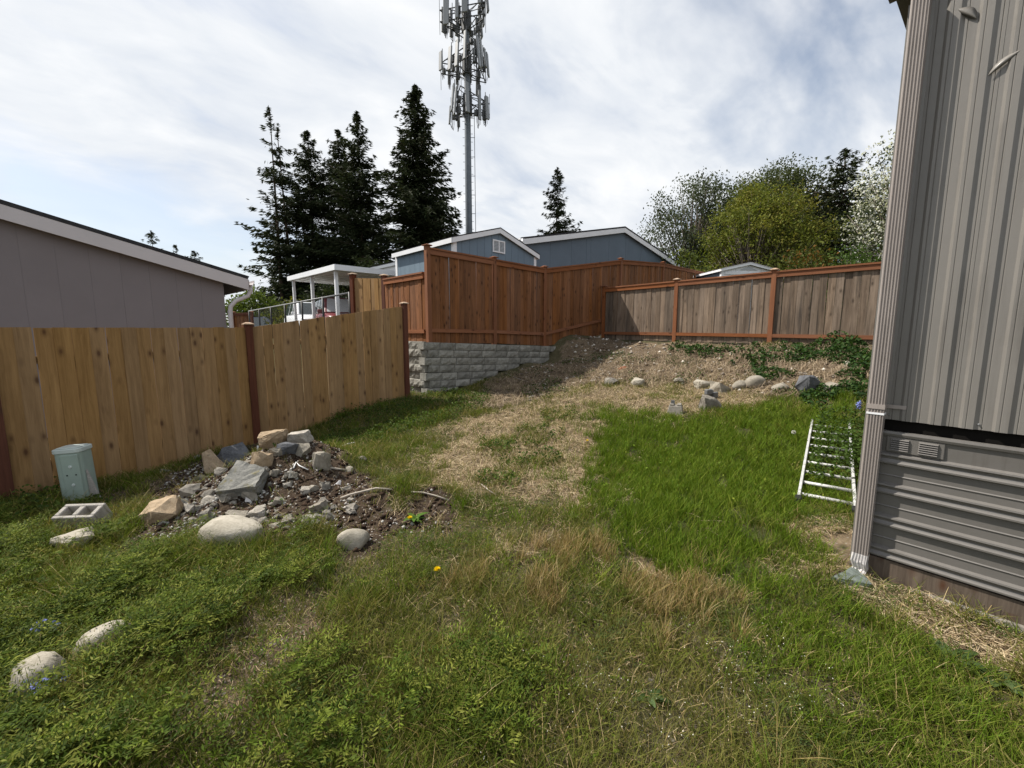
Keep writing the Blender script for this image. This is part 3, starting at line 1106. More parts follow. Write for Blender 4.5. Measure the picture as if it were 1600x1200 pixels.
# pale shed behind the grey fence
ws, FWs, iw = gable_house('pale_shed', 'pale blue-white shed top with a small dark gable vent over the weathered fence', 'shed', (8.98, 18.0), (.99, .13), 2.50, 3.0,
                          1.45, 4.33, 4.33, .5, 4.60, M['white'], M['siding_blue2'], M['white'], M['fascia'], ovs=.08, ovf=.08, fh=.09, pw=.68, corner=.10, roof_t=.03)
vm = MB(FWs); vm.prism([(.83, 4.37), (1.67, 4.37), (1.25, 4.53)], -.02, -.002); vm.build('gable_vent', M['vent_dark'], ws)
vm = MB(FWs); vm.box(.45, 2.05, -.022, -.002, 3.0, 4.12); vm.build('door_panel', M['vent_dark'], ws)
vm = MB(FWs); vm.box(.14, 2.36, -.03, -.002, 4.18, 4.28); vm.build('header_trim', M['white'], ws)

# far house roof between carport and shed
fh_, FF, if_ = gable_house('distant_house', 'distant house with a dark grey roof showing over the carport', 'house', (-10.6, 32), (.5, -.05), 9.0, 9, 1.4, 6.5, 6.5, .5, 7.35,
                           M['white'], M['groove'], M['white'], M['shingle'], pw=3)

# ------------------------------------------------------------------ carport and cars
cp = thing('carport', (-6.1, 14.5, 1.45), 'flat white metal carport on square posts above the parked cars', 'carport')
Q = Vector((-6.12, 14.5)); e1 = Vector((-.66, .75)).normalized(); e2 = Vector((.75, .66)).normalized()
FCp = frame(Q, (e2.x, e2.y), 0)           # x along e2, y along e1
sl = .035
def shear(Mx, k):
    s_ = Matrix.Identity(4); s_[2][1] = k
    return Mx @ s_
b = MB(shear(FCp, sl)); b.box(.02, 4.6, .02, 6.4, 3.86, 3.90); b.build('roof_deck', M['carport'], cp)
b = MB(shear(FCp, sl))
b.box(0, 4.62, 0, .019, 3.84, 4.03).box(0, 4.62, 6.401, 6.42, 3.84, 4.03).box(0, .019, .0191, 6.4009, 3.84, 4.03)
b.build('fascia', M['white'], cp)
b = MB(shear(FCp, sl))
for i in range(15):
    x = .2 + i * .3
    b.box(x, x + .03, .03, 6.39, 3.835, 3.8595)
b.build('deck_rib', M['carport'], cp)
for y in (.35, 3.2, 6.0):
    for x in (.12,):
        b = MB(FCp); b.box(x, x + .11, y, y + .11, 1.3, 3.858 + sl * y); b.build('post', M['white'], cp)
for y in (.35, 6.0):
    b = MB(FCp); b.box(4.3, 4.41, y, y + .11, 1.3, 3.858 + sl * y); b.build('post', M['white'], cp)


def car(name, label, pos, heading, paint, L=4.5, Wc=1.82, H=1.70, sun_glare=False):
    """built nose towards +x, turned to heading"""
    t = thing(name, pos, label, 'car')
    T = frame((pos[0], pos[1]), heading, pos[2])
    s = L / 4.5
    h = H / 1.70
    # body: rings of a rounded section along the length
    prof = [(-2.20, .45, .95, .78), (-2.12, .30, 1.02, .86), (-1.5, .22, 1.06, .90), (-.3, .20, 1.03, .91), (.75, .20, 1.02, .91), (1.45, .22, .97, .89), (1.95, .28, .86, .84), (2.20, .42, .70, .72)]
    vs, fs = [], []
    n = 12
    for x, zb, zt_, hw in prof:
        hw *= Wc / 1.82
        sec = [(-hw, zb + .10), (-hw * .9, zb), (hw * .9, zb), (hw, zb + .10), (hw * 1.0, (zb + zt_) / 2), (hw * .97, zt_ - .10), (hw * .88, zt_ - .01), (hw * .4, zt_ + .02), (-hw * .4, zt_ + .02), (-hw * .88, zt_ - .01), (-hw * .97, zt_ - .10), (-hw, (zb + zt_) / 2)]
        vs += [(x * s, y, z * h) for y, z in sec]
    for i in range(len(prof) - 1):
        for k in range(n):
            fs.append((i * n + k, i * n + (k + 1) % n, (i + 1) * n + (k + 1) % n, (i + 1) * n + k))
    fs += [tuple(range(n)), tuple(range(len(prof) * n - 1, (len(prof) - 1) * n - 1, -1))]
    b = MB(T); b.add(vs, fs); b.build('body', paint, t, True)
    # cabin
    lo = [(-2.05, .80), (1.10, .80)]
    wl, wt_ = Wc * .46, Wc * .36
    z0_, zt_ = 1.00 * h, 1.68 * h
    b = MB(T)
    xs0, xs1 = (-2.08 * s, 1.00 * s), (-1.75 * s, .18 * s)
    b.add([(xs0[0], -wl, z0_), (xs0[1], -wl, z0_), (xs0[1], wl, z0_), (xs0[0], wl, z0_), (xs1[0], -wt_, zt_), (xs1[1], -wt_, zt_), (xs1[1], wt_, zt_), (xs1[0], wt_, zt_)],
          [(0, 1, 2, 3), (4, 7, 6, 5), (0, 4, 5, 1), (1, 5, 6, 2), (2, 6, 7, 3), (3, 7, 4, 0)])
    b.build('cabin', paint, t, bevel=.06)
    def pane(name_, pts, mat, d=.012):
        c = sum((Vector(p) for p in pts), Vector()) / 4
        nrm = (Vector(pts[1]) - Vector(pts[0])).cross(Vector(pts[2]) - Vector(pts[0])).normalized()
        p2 = [tuple(c + (Vector(p) - c) * .84 + nrm * d) for p in pts]
        p1 = [tuple(c + (Vector(p) - c) * .84 - nrm * .02) for p in pts]
        m_ = MB(T); m_.add(p1 + p2, [(3, 2, 1, 0), (4, 5, 6, 7), (0, 1, 5, 4), (1, 2, 6, 5), (2, 3, 7, 6), (3, 0, 4, 7)])
        m_.build(name_, mat, t)
    V = lambda x, y, z: (x, y, z)
    pane('windscreen', [V(xs0[1], -wl, z0_), V(xs0[1], wl, z0_), V(xs1[1], wt_, zt_), V(xs1[1], -wt_, zt_)], M['glare'] if sun_glare else M['glass'])
    pane('rear_window', [V(xs0[0], wl, z0_), V(xs0[0], -wl, z0_), V(xs1[0], -wt_, zt_), V(xs1[0], wt_, zt_)], M['glass'])
    for sg in (-1, 1):
        for f0, f1 in ((.0, .36), (.36, .68), (.68, 1.0)):
            L0 = lambda f: V(xs0[0] + (xs0[1] - xs0[0]) * f, sg * wl, z0_)
            L1 = lambda f: V(xs1[0] + (xs1[1] - xs1[0]) * f, sg * wt_, zt_)
            q = [L0(f0), L0(f1), L1(f1), L1(f0)]
            pane('side_window', q if sg < 0 else q[::-1], M['glass'])
        m_ = MB(T); m_.box(2.02 * s, 2.16 * s, min(sg * .44, sg * .80), max(sg * .44, sg * .80), .62 * h, .78 * h); m_.build('headlight', M['lamp'], t, bevel=.02)
        m_ = MB(T); m_.box(-2.2 * s, -2.1 * s, min(sg * .6, sg * .8), max(sg * .6, sg * .8), .75 * h, .98 * h); m_.build('tail_light', M['lamp_red'], t, bevel=.02)
        m_ = MB(T); m_.box(.80 * s, .98 * s, min(sg * (wl + .03), sg * (wl + .2)), max(sg * (wl + .03), sg * (wl + .2)), 1.0 * h, 1.14 * h); m_.build('mirror', paint, t, bevel=.02)
        for x in (-1.38 * s, 1.38 * s):
            y = sg * Wc * .46
            m_ = MB(T); m_.tube([(x, y - .11, .34), (x, y - .10, .34), (x, y + .10, .34), (x, y + .11, .34)], [.30, .34, .34, .30], 20)
            wh = m_.build('wheel', M['tyre'], t, True)
            m_ = MB(T); m_.tube([(x, y + sg * .113, .34), (x, y + sg * .122, .34)], [.22, .20], 16); m_.build('rim', M['rim'], wh)
    m_ = MB(T); m_.box(2.16 * s, 2.23 * s, -.42, .42, .48 * h, .68 * h); m_.build('grille', M['black'], t, bevel=.01)
    for sg in (-.55, .55):
        m_ = MB(T); m_.box(-1.6 * s, .0, sg - .02, sg + .02, zt_ + .02, zt_ + .06); m_.build('roof_rail', M['rail'], t)
    return t


car('white_car', 'white sport utility car parked facing the yard under the carport', (-10.3, 21.2, 1.55), (.62, -.78), M['suv_white'])
car('red_car', 'maroon car with pale sun glare painted on the windscreen under the carport', (-7.35, 17.8, 1.47), (.55, -.83), M['car_red'], sun_glare=True)
car('blue_car', 'dark navy car seen through the chain link fence left of the white car', (-15.5, 25.0, 1.0), (.70, -.71), M['car_blue'], H=1.65)

# ------------------------------------------------------------------ cell tower
def cell_tower():
    bx, by = at(733, 380, 48).x, 48.0
    t = thing('cell_tower', (bx, by, 1.4), 'tall grey cell phone tower with three crowded tiers of antennas behind the shed', 'cell tower')
    b = MB(Matrix.Translation((bx, by, 0)))
    b.tube([(0, 0, 1.2), (0, 0, 14), (0, 0, 27), (0, 0, 38.5)], [.42, .38, .33, .27], 20)
    pole = b.build('pole', M['steel'], t, True)
    b = MB(Matrix.Translation((bx, by, 0)))
    for k in range(60):
        z = 10 + k * .42
        a = (k % 2) * math.pi + .1
        r = .44
        b.tube([(math.cos(a) * .3, math.sin(a) * .3, z), (math.cos(a) * (r + .12), math.sin(a) * (r + .12), z)], .022, 5)
    b.build('step_peg', M['tower_dark'], pole)
    b = MB(Matrix.Translation((bx, by, 0)))
    b.tube([(.78, -.1, 8), (.74, -.1, 26)], .035, 6)
    for k in range(9):
        z = 9 + k * 2.0
        b.tube([(.3, -.1, z), (.79, -.1, z)], .03, 5)
    b.build('safety_cable', M['tower_dark'], t)
    r_ = random.Random(4)
    X = Matrix.Translation((bx, by, 0))
    for tier, (z, R, n_ant) in enumerate([(26.4, 2.5, 3), (30.4, 2.9, 4), (34.6, 2.8, 4)]):
        fr = MB(X)
        rot = .35 + tier * .5
        cs = [Vector((math.cos(rot + k * 2.0944) * R, math.sin(rot + k * 2.0944) * R, 0)) for k in range(3)]
        for k in range(3):
            p, q = cs[k], cs[(k + 1) % 3]
            for dz in (-.55, .55):
                fr.tube([p + Vector((0, 0, z + dz)), q + Vector((0, 0, z + dz))], .055, 6)
            mid = (p + q) / 2
            for f in (.15, .5, .85):
                c = p.lerp(q, f)
                fr.tube([Vector((0, 0, z - .9)), c + Vector((0, 0, z - .55))], .05, 6)
                fr.tube([Vector((0, 0, z + .9)), c + Vector((0, 0, z + .55))], .04, 6)
            for f in (.3, .7):
                c0, c1 = p.lerp(q, f - .15), p.lerp(q, f + .15)
                fr.tube([c0 + Vector((0, 0, z - .55)), c1 + Vector((0, 0, z + .55))], .03, 5)
        fr.tube([(0, 0, z - 1.0), (0, 0, z + 1.0)], .52, 14)
        frame_o = fr.build('platform_frame', M['tower_dark'], t)
        for k in range(3):
            p, q = cs[k], cs[(k + 1) % 3]
            out = ((p + q) / 2).normalized()
            along = (q - p).normalized()
            A = Matrix.Identity(4)
            for i in range(3):
                A[i][0], A[i][1], A[i][2] = along[i], out[i], (0, 0, 1)[i]
            for j in range(n_ant):
                f = (j + .5) / n_ant + r_.uniform(-.06, .06)
                c = p.lerp(q, f) + out * .12
                hgt = r_.choice([1.9, 2.4, 2.7, 3.0])
                wid = r_.choice([.34, .48, .60])
                zc = z + r_.uniform(-.7, 1.3)
                tilt = Matrix.Rotation(RAD(r_.uniform(1, 6)), 4, 'X')
                Tm = X @ Matrix.Translation((c.x, c.y, zc)) @ A
                pm = MB(Tm); pm.tube([(0, 0, -hgt * .75), (0, 0, hgt * .7)], .04, 6)
                mount = pm.build('mount_pipe', M['tower_dark'], t)
                pa = MB(Tm @ tilt); pa.box(-wid / 2, wid / 2, .16, .34, -hgt / 2, hgt / 2)
                pa.build('antenna', M['antenna'], t, bevel=.03)
                for q2 in range(r_.choice([1, 2, 2])):
                    rr = MB(Tm); zz = r_.uniform(-.9, .7); ww = r_.uniform(.15, .24)
                    rr.box(-ww, ww, -.34, -.06, zz - .28, zz + .28)
                    rr.build('radio', M['radio'], t, bevel=.02)
                cbm = MB(Tm)
                for q2 in range(3):
                    x0 = r_.uniform(-.15, .15)
                    cbm.tube([(x0, .2, -hgt / 2), (x0 + .05, .12, -hgt / 2 - .3), (x0, -.1, -hgt / 2 - .45 - r_.random() * .3), (x0 - .05, -.2, -hgt / 2), (x0, -.2, -.2)], .018, 5)
                cbm.build('cable', M['black'], t)
            # a whip antenna beside each face
            wv_ = MB(X); c = p + out * .1
            wv_.tube([(c.x, c.y, z - 1.9 * r_.random() - .5), (c.x, c.y, z + 1.6)], .028, 5)
            wv_.build('whip_antenna', M['antenna'], t)
cell_tower()

# ------------------------------------------------------------------ trees
def cards(C, U, V_, tip=True):
    """diamond leaf faces: centre, half-length vector, half-width vector"""
    n = len(C)
    P = np.stack([C - U, C + V_ - U * .1, C + U, C - V_ - U * .1], 1).reshape(-1, 3)
    f = np.arange(4 * n).reshape(n, 4)
    return P, f


def unit(a):
    return a / np.maximum(np.linalg.norm(a, axis=1, keepdims=True), 1e-6)


def conifer(label, px, ptop, Y, width, base_v=None, crown=.12, dens=1.0, seed=1, lean=0.0, tone=(.028, .041, .020), trunk2=0.0, droop=.25, zb=None):
    r = np.random.default_rng(seed)
    top = at(px, ptop, Y)
    x0, y0 = top.x, Y
    zb = z1(x0, y0) - .2 if zb is None else zb
    H = top.z - zb
    t = thing('conifer_tree', (x0, y0, zb), label, 'tree', None)
    b = MB()
    trunks = [(0, 1.0)] + ([(trunk2, .93)] if trunk2 else [])
    for dx, hf in trunks:
        b.tube([(x0 + dx * (1 - .7 * k / 6), y0 + dx * .5, zb + H * hf * k / 6) for k in range(7)], [max(.03, H * .0115 * (1 - k / 6.2)) for k in range(7)], 8)
    Cs, Us, Vs, cols = [], [], [], []
    nb = int(H * 10.0 * dens)
    Rm = width / 2
    for i in range(nb):
        dx, hf = trunks[i % len(trunks)]
        f = r.random() ** 1.15
        zz = crown + (hf - crown) * f
        az = r.random() * 2 * math.pi
        prof = (1 - f) ** .74 * (.86 + .14 * math.sin(f * 23 + seed + az * 2)) + .02
        if f < .2:
            prof *= .82 + .9 * f
        L = max(.18, Rm * 1.28 * prof * (.60 + .62 * r.random()))
        bz = zb + H * zz
        bx_ = x0 + dx * (1 - .7 * zz)
        by_ = y0 + dx * .5
        slope = (-droop * (1 - f) + .22 * f) + r.normal() * .08
        dirv = np.array([math.cos(az), math.sin(az), 0.0])
        side = np.array([-dirv[1], dirv[0], 0])
        m = max(3, int(L / .27))
        s_ = (np.arange(m) + r.random(m)) / m
        k = 9
        s_ = np.repeat(s_, k)
        nn = len(s_)
        spread = (1 - s_) * L * .26 * r.normal(size=nn)
        c = np.array([bx_, by_, bz]) + dirv * (s_ * L)[:, None] + side * spread[:, None]
        c[:, 2] += slope * s_ * L + .10 * L * s_ ** 3 - np.abs(r.normal(size=nn)) * .16
        u = dirv * (.8 + .5 * r.random(nn))[:, None] + side * (np.sign(spread) * .7 + r.normal(size=nn) * .3)[:, None]
        u[:, 2] = -.35 + r.normal(size=nn) * .35
        ln = (.20 + .26 * r.random(nn)) * (.7 + .3 * (1 - f)) * (H / 24) ** .5
        u = unit(u) * ln[:, None]
        v = unit(np.cross(u, r.normal(size=(nn, 3)))) * (ln * .19)[:, None]
        Cs.append(c); Us.append(u); Vs.append(v)
        shade_ = (.7 + .6 * r.random()) * (.8 + .4 * r.random(nn))
        cols.append(np.array(tone) * shade_[:, None] * np.stack([1 + .3 * r.random(nn), np.ones(nn), 1 - .1 * r.random(nn)], 1))
        if L > 1.0 and i % 2 == 0:
            b.tube([(bx_, by_, bz), tuple(np.array([bx_, by_, bz + slope * L * .5]) + dirv * L * .5), tuple(np.array([bx_, by_, bz + slope * L + .06 * L]) + dirv * L * .9)], [.05, .03, .012], 4)
    P, f = cards(np.concatenate(Cs), np.concatenate(Us), np.concatenate(Vs))
    b.build('trunk', M['bark'], t, True)
    link('crown', mesh_np('crown', P, f, M['needle'], np.repeat(np.concatenate(cols), 4, 0)), t)
    return t


conifer('tall thin conifer with two trunks and see-through branches at the left of the conifer row', 421, 168, 40, 8.4, dens=.60, seed=2, crown=.10, trunk2=.95, droop=.18)
conifer('dark pointed conifer second from the left in the row', 480, 205, 42, 10.4, dens=1.7, seed=3, crown=.06)
conifer('narrow dark conifer in the middle of the row with its tip below its right neighbour', 527, 203, 44, 9.6, dens=1.6, seed=4, crown=.06)
conifer('slender conifer with upswept spire just left of the broad dark conifer', 557, 175, 41, 10.0, dens=1.5, seed=5, crown=.08)
conifer('broad dense dark conifer left of the cell tower, widest of all', 648, 133, 40, 11.0, dens=2.6, seed=6, crown=.04, tone=(.026, .038, .018))
conifer('small lone conifer rising behind the ridge of the blue house', 871, 262, 46, 7.6, dens=1.2, seed=7, crown=.1)
conifer('conifer tip poking over the grey roof, highest of three tips', 236, 361, 55, 8.0, dens=.9, seed=8)
conifer('conifer tip over the grey roof, middle of three tips', 275, 382, 55, 7.0, dens=.9, seed=9)
conifer('conifer tip over the grey roof, nearest the downspout', 303, 391, 55, 7.0, dens=.9, seed=10)
conifer('dark conifer between the broadleaf trees and the white-blossom tree', 1322, 234, 27, 10.5, dens=2.2, seed=11, crown=.05, tone=(.023, .034, .016))


def broadleaf(label, px, ptop, Y, width, pbase, cols, name='broadleaf_tree', seed=1, leaf=.13, tips=260, per=36, clump=.5, cat='tree', openness=.0, blossom=None, trunk_mat='bark_pale', zb=None, low=.25):
    r = np.random.default_rng(seed)
    top = at(px, ptop, Y)
    x0, y0 = top.x, Y
    zb = z1(x0, y0) - .2 if zb is None else zb
    H = top.z - zb
    R = width / 2
    t = thing(name, (x0, y0, zb), label, cat)
    b = MB()
    zc0 = zb + H * low
    b.tube([(x0, y0, zb), (x0 + .05, y0, zb + H * .2), (x0 - .05, y0 + .05, zb + H * .45), (x0, y0, zb + H * .75)], [H * .018, H * .014, H * .010, H * .004], 8)
    # leaf clumps fill an uneven egg-shaped crown
    pts = []
    lobes = [(r.normal(size=3) * np.array([R * .45, R * .45, H * .16]) + np.array([0, 0, H * (.55 + .1 * r.normal())]), R * (.35 + .25 * r.random())) for _ in range(11)]
    while len(pts) < tips:
        a = r.normal(size=3)
        a /= np.linalg.norm(a)
        rad = (.35 + .65 * r.random() ** .45)
        p = a * rad
        z = zc0 + (H - (zc0 - zb)) * (.5 + .5 * p[2])
        az = math.atan2(p[1], p[0])
        taper = (1.0 - .30 * max(0, p[2])) * (.62 + .72 * vnoise(math.cos(az) * 1.7 + 9, math.sin(az) * 1.7 + p[2] * 1.6, 1.0, seed))
        q = np.array([x0 + p[0] * R * taper, y0 + p[1] * R * taper, z])
        g = vnoise(q[0] + q[2] * .7, q[1] - q[2] * .5, .9 / max(.6, R * .25), seed)
        if g < .30 + openness * .35:
            continue
        q += r.normal(size=3) * R * .05
        pts.append(q)
    pts = np.array(pts)
    tr = np.array([x0, y0, 0])
    for i in range(0, tips, 2):
        q = pts[i]
        base = np.array([x0, y0, zb + (q[2] - zb) * (.35 + .3 * r.random())])
        mid = base * .45 + q * .55 + np.array([0, 0, -.05 * H * r.random()])
        b.tube([tuple(base), tuple(mid), tuple(q)], [H * .0045, H * .003, .01], 4)
    n = tips * per
    cid = np.repeat(np.arange(tips), per)
    off = r.normal(size=(n, 3)) * clump * np.array([1, 1, .75])
    C = pts[cid] + off
    U = unit(r.normal(size=(n, 3)) + np.array([0, 0, -.25])) * (leaf * (.6 + .6 * r.random(n)))[:, None]
    V_ = unit(np.cross(U, r.normal(size=(n, 3)))) * np.linalg.norm(U, axis=1, keepdims=True) * .55
    cc = np.array(cols)
    ci = r.integers(0, len(cc), tips)[cid]
    col = cc[ci] * (.75 + .5 * r.random(n))[:, None]
    if blossom is not None:
        bl = r.random(n) < blossom[1] * (.35 + 1.1 * r.random(tips))[cid] * np.clip(.45 + .9 * (off[:, 2] / clump) + .5 * (C[:, 2] - zb) / H, 0, 1.2)
        col[bl] = np.array(blossom[0]) * (.85 + .25 * r.random(bl.sum()))[:, None]
    P, f = cards(C, U, V_)
    b.build('trunk', M[trunk_mat], t, True)
    link('crown', mesh_np('crown', P, f, M['leaf'], np.repeat(col, 4, 0)), t)
    return t


OL = [(.120, .140, .026), (.155, .165, .032), (.085, .105, .022), (.150, .140, .03)]
DG = [(.055, .070, .028), (.072, .085, .034), (.045, .058, .024)]
GG = [(.062, .078, .045), (.085, .10, .060), (.050, .062, .034)]
broadleaf('grey-green broadleaf tree with an open crown nearest the blue house roof', 1085, 280, 31, 6.8, 420, GG, seed=21, tips=320, per=48, clump=.40, openness=.55, leaf=.095)
broadleaf('dark green broadleaf tree behind the yellow-green tree', 1215, 264, 32, 8.6, 420, DG, seed=22, tips=640, per=66, clump=.42, leaf=.095)
broadleaf('dark green broadleaf tree between the open tree and the dark conifer', 1160, 285, 35, 7.6, 420, DG, seed=23, tips=460, per=60, clump=.42, leaf=.095, openness=.3)
broadleaf('yellow-green spring tree in front of the darker trees above the pale shed', 1183, 290, 24, 6.3, 425, OL, seed=24, tips=640, per=62, clump=.32, leaf=.075, low=.12, openness=.52)
broadleaf('tree covered in white blossom beside the downspout at the right', 1446, 185, 20, 6.2, 420, [(.060, .075, .035), (.045, .058, .028)], seed=25, tips=480, per=60, clump=.30, leaf=.070, blossom=((.62, .62, .57), .62), low=.10)
for i, (px, pt, Y, wd, cs, lab) in enumerate([
        (1262, 392, 17.5, 2.6, [(.06, .075, .02), (.08, .09, .025), (.14, .075, .02)], 'low shrub with orange-tinged leaves behind the weathered fence near the pale shed'),
        (1335, 388, 16.5, 3.0, [(.05, .085, .02), (.07, .11, .025)], 'bright green shrub behind the weathered fence beside the downspout'),
        (1228, 398, 19, 3.2, [(.075, .085, .016), (.055, .066, .016)], 'olive shrub right behind the pale shed roof'),
        (1068, 395, 22, 3.6, [(.06, .08, .02), (.085, .10, .02)], 'green shrub between the blue house eave and the pale shed'),
        (1010, 398, 27, 3.2, [(.04, .05, .02), (.055, .07, .025)], 'dark shrub under the right eave of the blue house'),
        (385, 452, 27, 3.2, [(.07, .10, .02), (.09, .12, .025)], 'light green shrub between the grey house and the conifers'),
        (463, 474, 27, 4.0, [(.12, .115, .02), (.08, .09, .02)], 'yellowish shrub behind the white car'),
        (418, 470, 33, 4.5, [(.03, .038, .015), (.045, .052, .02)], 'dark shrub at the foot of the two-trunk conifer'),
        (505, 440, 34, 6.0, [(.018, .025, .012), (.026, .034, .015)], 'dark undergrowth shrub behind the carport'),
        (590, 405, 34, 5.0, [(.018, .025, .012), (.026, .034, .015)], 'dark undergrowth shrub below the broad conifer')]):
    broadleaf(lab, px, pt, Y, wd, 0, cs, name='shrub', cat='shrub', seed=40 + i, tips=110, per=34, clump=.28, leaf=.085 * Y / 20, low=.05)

# ------------------------------------------------------------------ mobile home at the right
EXC = []                                       # (x, y, radius): no grass grows inside these
KX, KY = 2.41, 2.72
da = Vector((.64, -.77)).normalized()
FM = frame((KX, KY), da)
M['mh'] = plain('taupe_metal_siding', (.182, .171, .157), .34, .5, .05, 1.5, bumpy=.12, bscale=120)
def streaks(m, amount=.5):
    n = NT(m.node_tree)
    b = [q for q in m.node_tree.nodes if q.type == 'BSDF_PRINCIPLED'][0]
    src = b.inputs['Base Color'].links[0].from_socket
    tcn = n.n('ShaderNodeTexCoord')
    f = n.noise(n.vmath('MULTIPLY', tcn.outputs['Object'], (22, 22, .7)), 1.0, 5, .65)
    g = n.noise(tcn.outputs['Object'], 2.3, 4, .6)
    k = n.math('MULTIPLY', n.ramp(f, [(.48, 0.0), (.70, 1.0)]), n.ramp(g, [(.40, 0.0), (.65, amount)]))
    n.l(n.mix(k, src, (.075, .066, .056)), b.inputs['Base Color'])
    sp = n.noise(tcn.outputs['Object'], 26, 5, .75)
    n.l(n.ramp(sp, [(.3, .28), (.7, .52)]), b.inputs['Roughness'])
streaks(M['mh'])
M['mh_skirt'] = plain('taupe_metal_skirting', (.132, .124, .115), .33, .45, .06, 2.0, bumpy=.05, bscale=60)
M['mh_trim'] = plain('dark_eave_trim', (.10, .092, .085), .5, .4, .1)
M['spout'] = plain('beige_downspout', (.29, .255, .235), .36, .5, .06, 4)
M['spout_worn'] = plain('worn_white_metal', (.55, .53, .52), .5, .4, .25, 30)
streaks(M['mh_skirt'], .45)
streaks(M['spout'], .6)
mh = thing('mobile_home', (KX, KY, 0), 'taupe ribbed metal mobile home corner with horizontal skirting at the right edge', 'mobile home')
LM, DM = 9.0, 4.2
b = MB(FM)
b.box(.0, LM, .022, DM, .02, 3.62); b.build('wall_core', M['void'], mh)
Wp = .39
for i in range(int(LM / Wp)):
    x0 = i * Wp
    pl = []
    for k in range(3):
        s = x0 + k * .13
        pl += [(s, 0), (s + .020, 0), (s + .034, -.013), (s + .047, -.013), (s + .050, -.010), (s + .053, -.013), (s + .080, -.013), (s + .098, 0), (s + .110, 0), (s + .113, .003), (s + .116, 0)]
    pl += [(x0 + Wp - .0015, 0), (x0 + Wp - .0015, .0215), (x0, .0215)]
    m = MB(FM); m.sheet(pl, 1.093, 3.62); m.build('siding_panel', M['mh'], mh)
# dents near the top of the siding
for (xa, za_, xb, zb2, wd_) in ((.195, 3.475, .275, 3.385, .020), (.345, 3.06, .455, 3.14, .016)):
    ax_, nn2 = Vector((xb - xa, zb2 - za_)), 9
    pr_ = Vector((-ax_.y, ax_.x)).normalized()
    vs = []
    for k in range(nn2):
        q = k / (nn2 - 1)
        c = Vector((xa, za_)) + ax_ * q + pr_ * (.010 * math.sin(q * 3.1))
        e = wd_ * math.sin(math.pi * q) ** .8 + .0004
        for o_, y_ in ((-1, -.0125), (-.2, -.0125 - .006 * math.sin(math.pi * q) - .0004), (1, -.0125)):
            vs.append((c.x + pr_.x * e * o_, y_, c.y + pr_.y * e * o_))
    fs = []
    for k in range(nn2 - 1):
        a_ = k * 3
        fs += [(a_, a_ + 1, a_ + 4, a_ + 3), (a_ + 1, a_ + 2, a_ + 5, a_ + 4), (a_, a_ + 3, a_ + 5, a_ + 2)]
    m = MB(FM); m.add(vs, fs)
    m.build('dent', M['mh'], mh, True)
# end wall round the corner
FE = frame((KX, KY), (-FM.col[1].x, -FM.col[1].y))
FE = frame(Vector((KX, KY)) + Vector((FM.col[1].x, FM.col[1].y)) * DM, (-FM.col[1].x, -FM.col[1].y))
m = MB(FE); m.box(.0, DM - .003, -.02, -.003, .02, 3.62); m.build('end_wall', M['mh'], mh)
# screws along the lower edge of the siding
m = MB(FM)
for i in range(24):
    x = .10 + i * .39
    m.tube([(x, -.001, 1.125), (x, -.008, 1.125)], [.006, .004], 6)
m.build('screw', M['rail'], mh)
m = MB(FM); m.box(-.012, LM, -.017, .02, 3.621, 3.70); m.build('eave_trim', M['mh_trim'], mh)
m = MB(FM); m.prism([(-.12, 3.705), (LM, 3.705), (LM, 3.86), (-.12, 3.86)], -.085, .05); m.build('eave_gutter', M['mh_trim'], mh)
m = MB(FM); m.box(-.10, LM, .051, DM + .1, 3.74, 3.85); m.build('roof', M['mh_trim'], mh)

# horizontal skirting
def skirt_profile():
    p = [(1.020, -.030), (1.005, -.034), (.990, -.030), (.986, -.018)]
    rid = [.857, .654, .436, .216]
    prev = .97
    for i, z in enumerate(rid):
        mid = (prev + z) / 2
        if i:
            p += [(mid + .006, -.014), (mid, -.019), (mid - .006, -.014)]
        p += [(z + .022, -.014), (z + .012, -.034), (z + .002, -.036), (z - .008, -.026), (z - .020, -.022), (z - .032, -.028), (z - .040, -.036), (z - .050, -.036), (z - .060, -.014)]
        prev = z - .06
    return p
pr = skirt_profile()
for i in range(4):
    x0, x1 = .0 + i * 2.2, .0 + (i + 1) * 2.2 - .002
    poly = [(y, z) for z, y in pr] + [(.0, .155), (.0, 1.02)]
    m = MB(FM)
    n = len(poly)
    vs = [(x0, y, z) for y, z in poly] + [(x1, y, z) for y, z in poly]
    fs = [tuple(range(n)), tuple(range(2 * n - 1, n - 1, -1))] + [(k, (k + 1) % n, (k + 1) % n + n, k + n) for k in range(n)]
    m.add(vs, fs)
    m.build('skirting_panel', M['mh_skirt'], mh)
m = MB(FM); m.box(-.005, LM, -.022, .0215, -.12, .150); m.build('skirt_board', M['oldwood'], mh)
m = MB(FM); m.add([(.30, -.050, -.02), (3.0, -.050, -.02), (3.0, -.024, -.02), (.30, -.024, -.02), (.30, -.045, .012), (3.0, -.045, .040), (3.0, -.024, .045), (.30, -.024, .017)],
                  [(0, 1, 2, 3), (4, 7, 6, 5), (0, 4, 5, 1), (1, 5, 6, 2), (2, 6, 7, 3), (3, 7, 4, 0)])
m.build('base_strip', M['concrete'], mh)
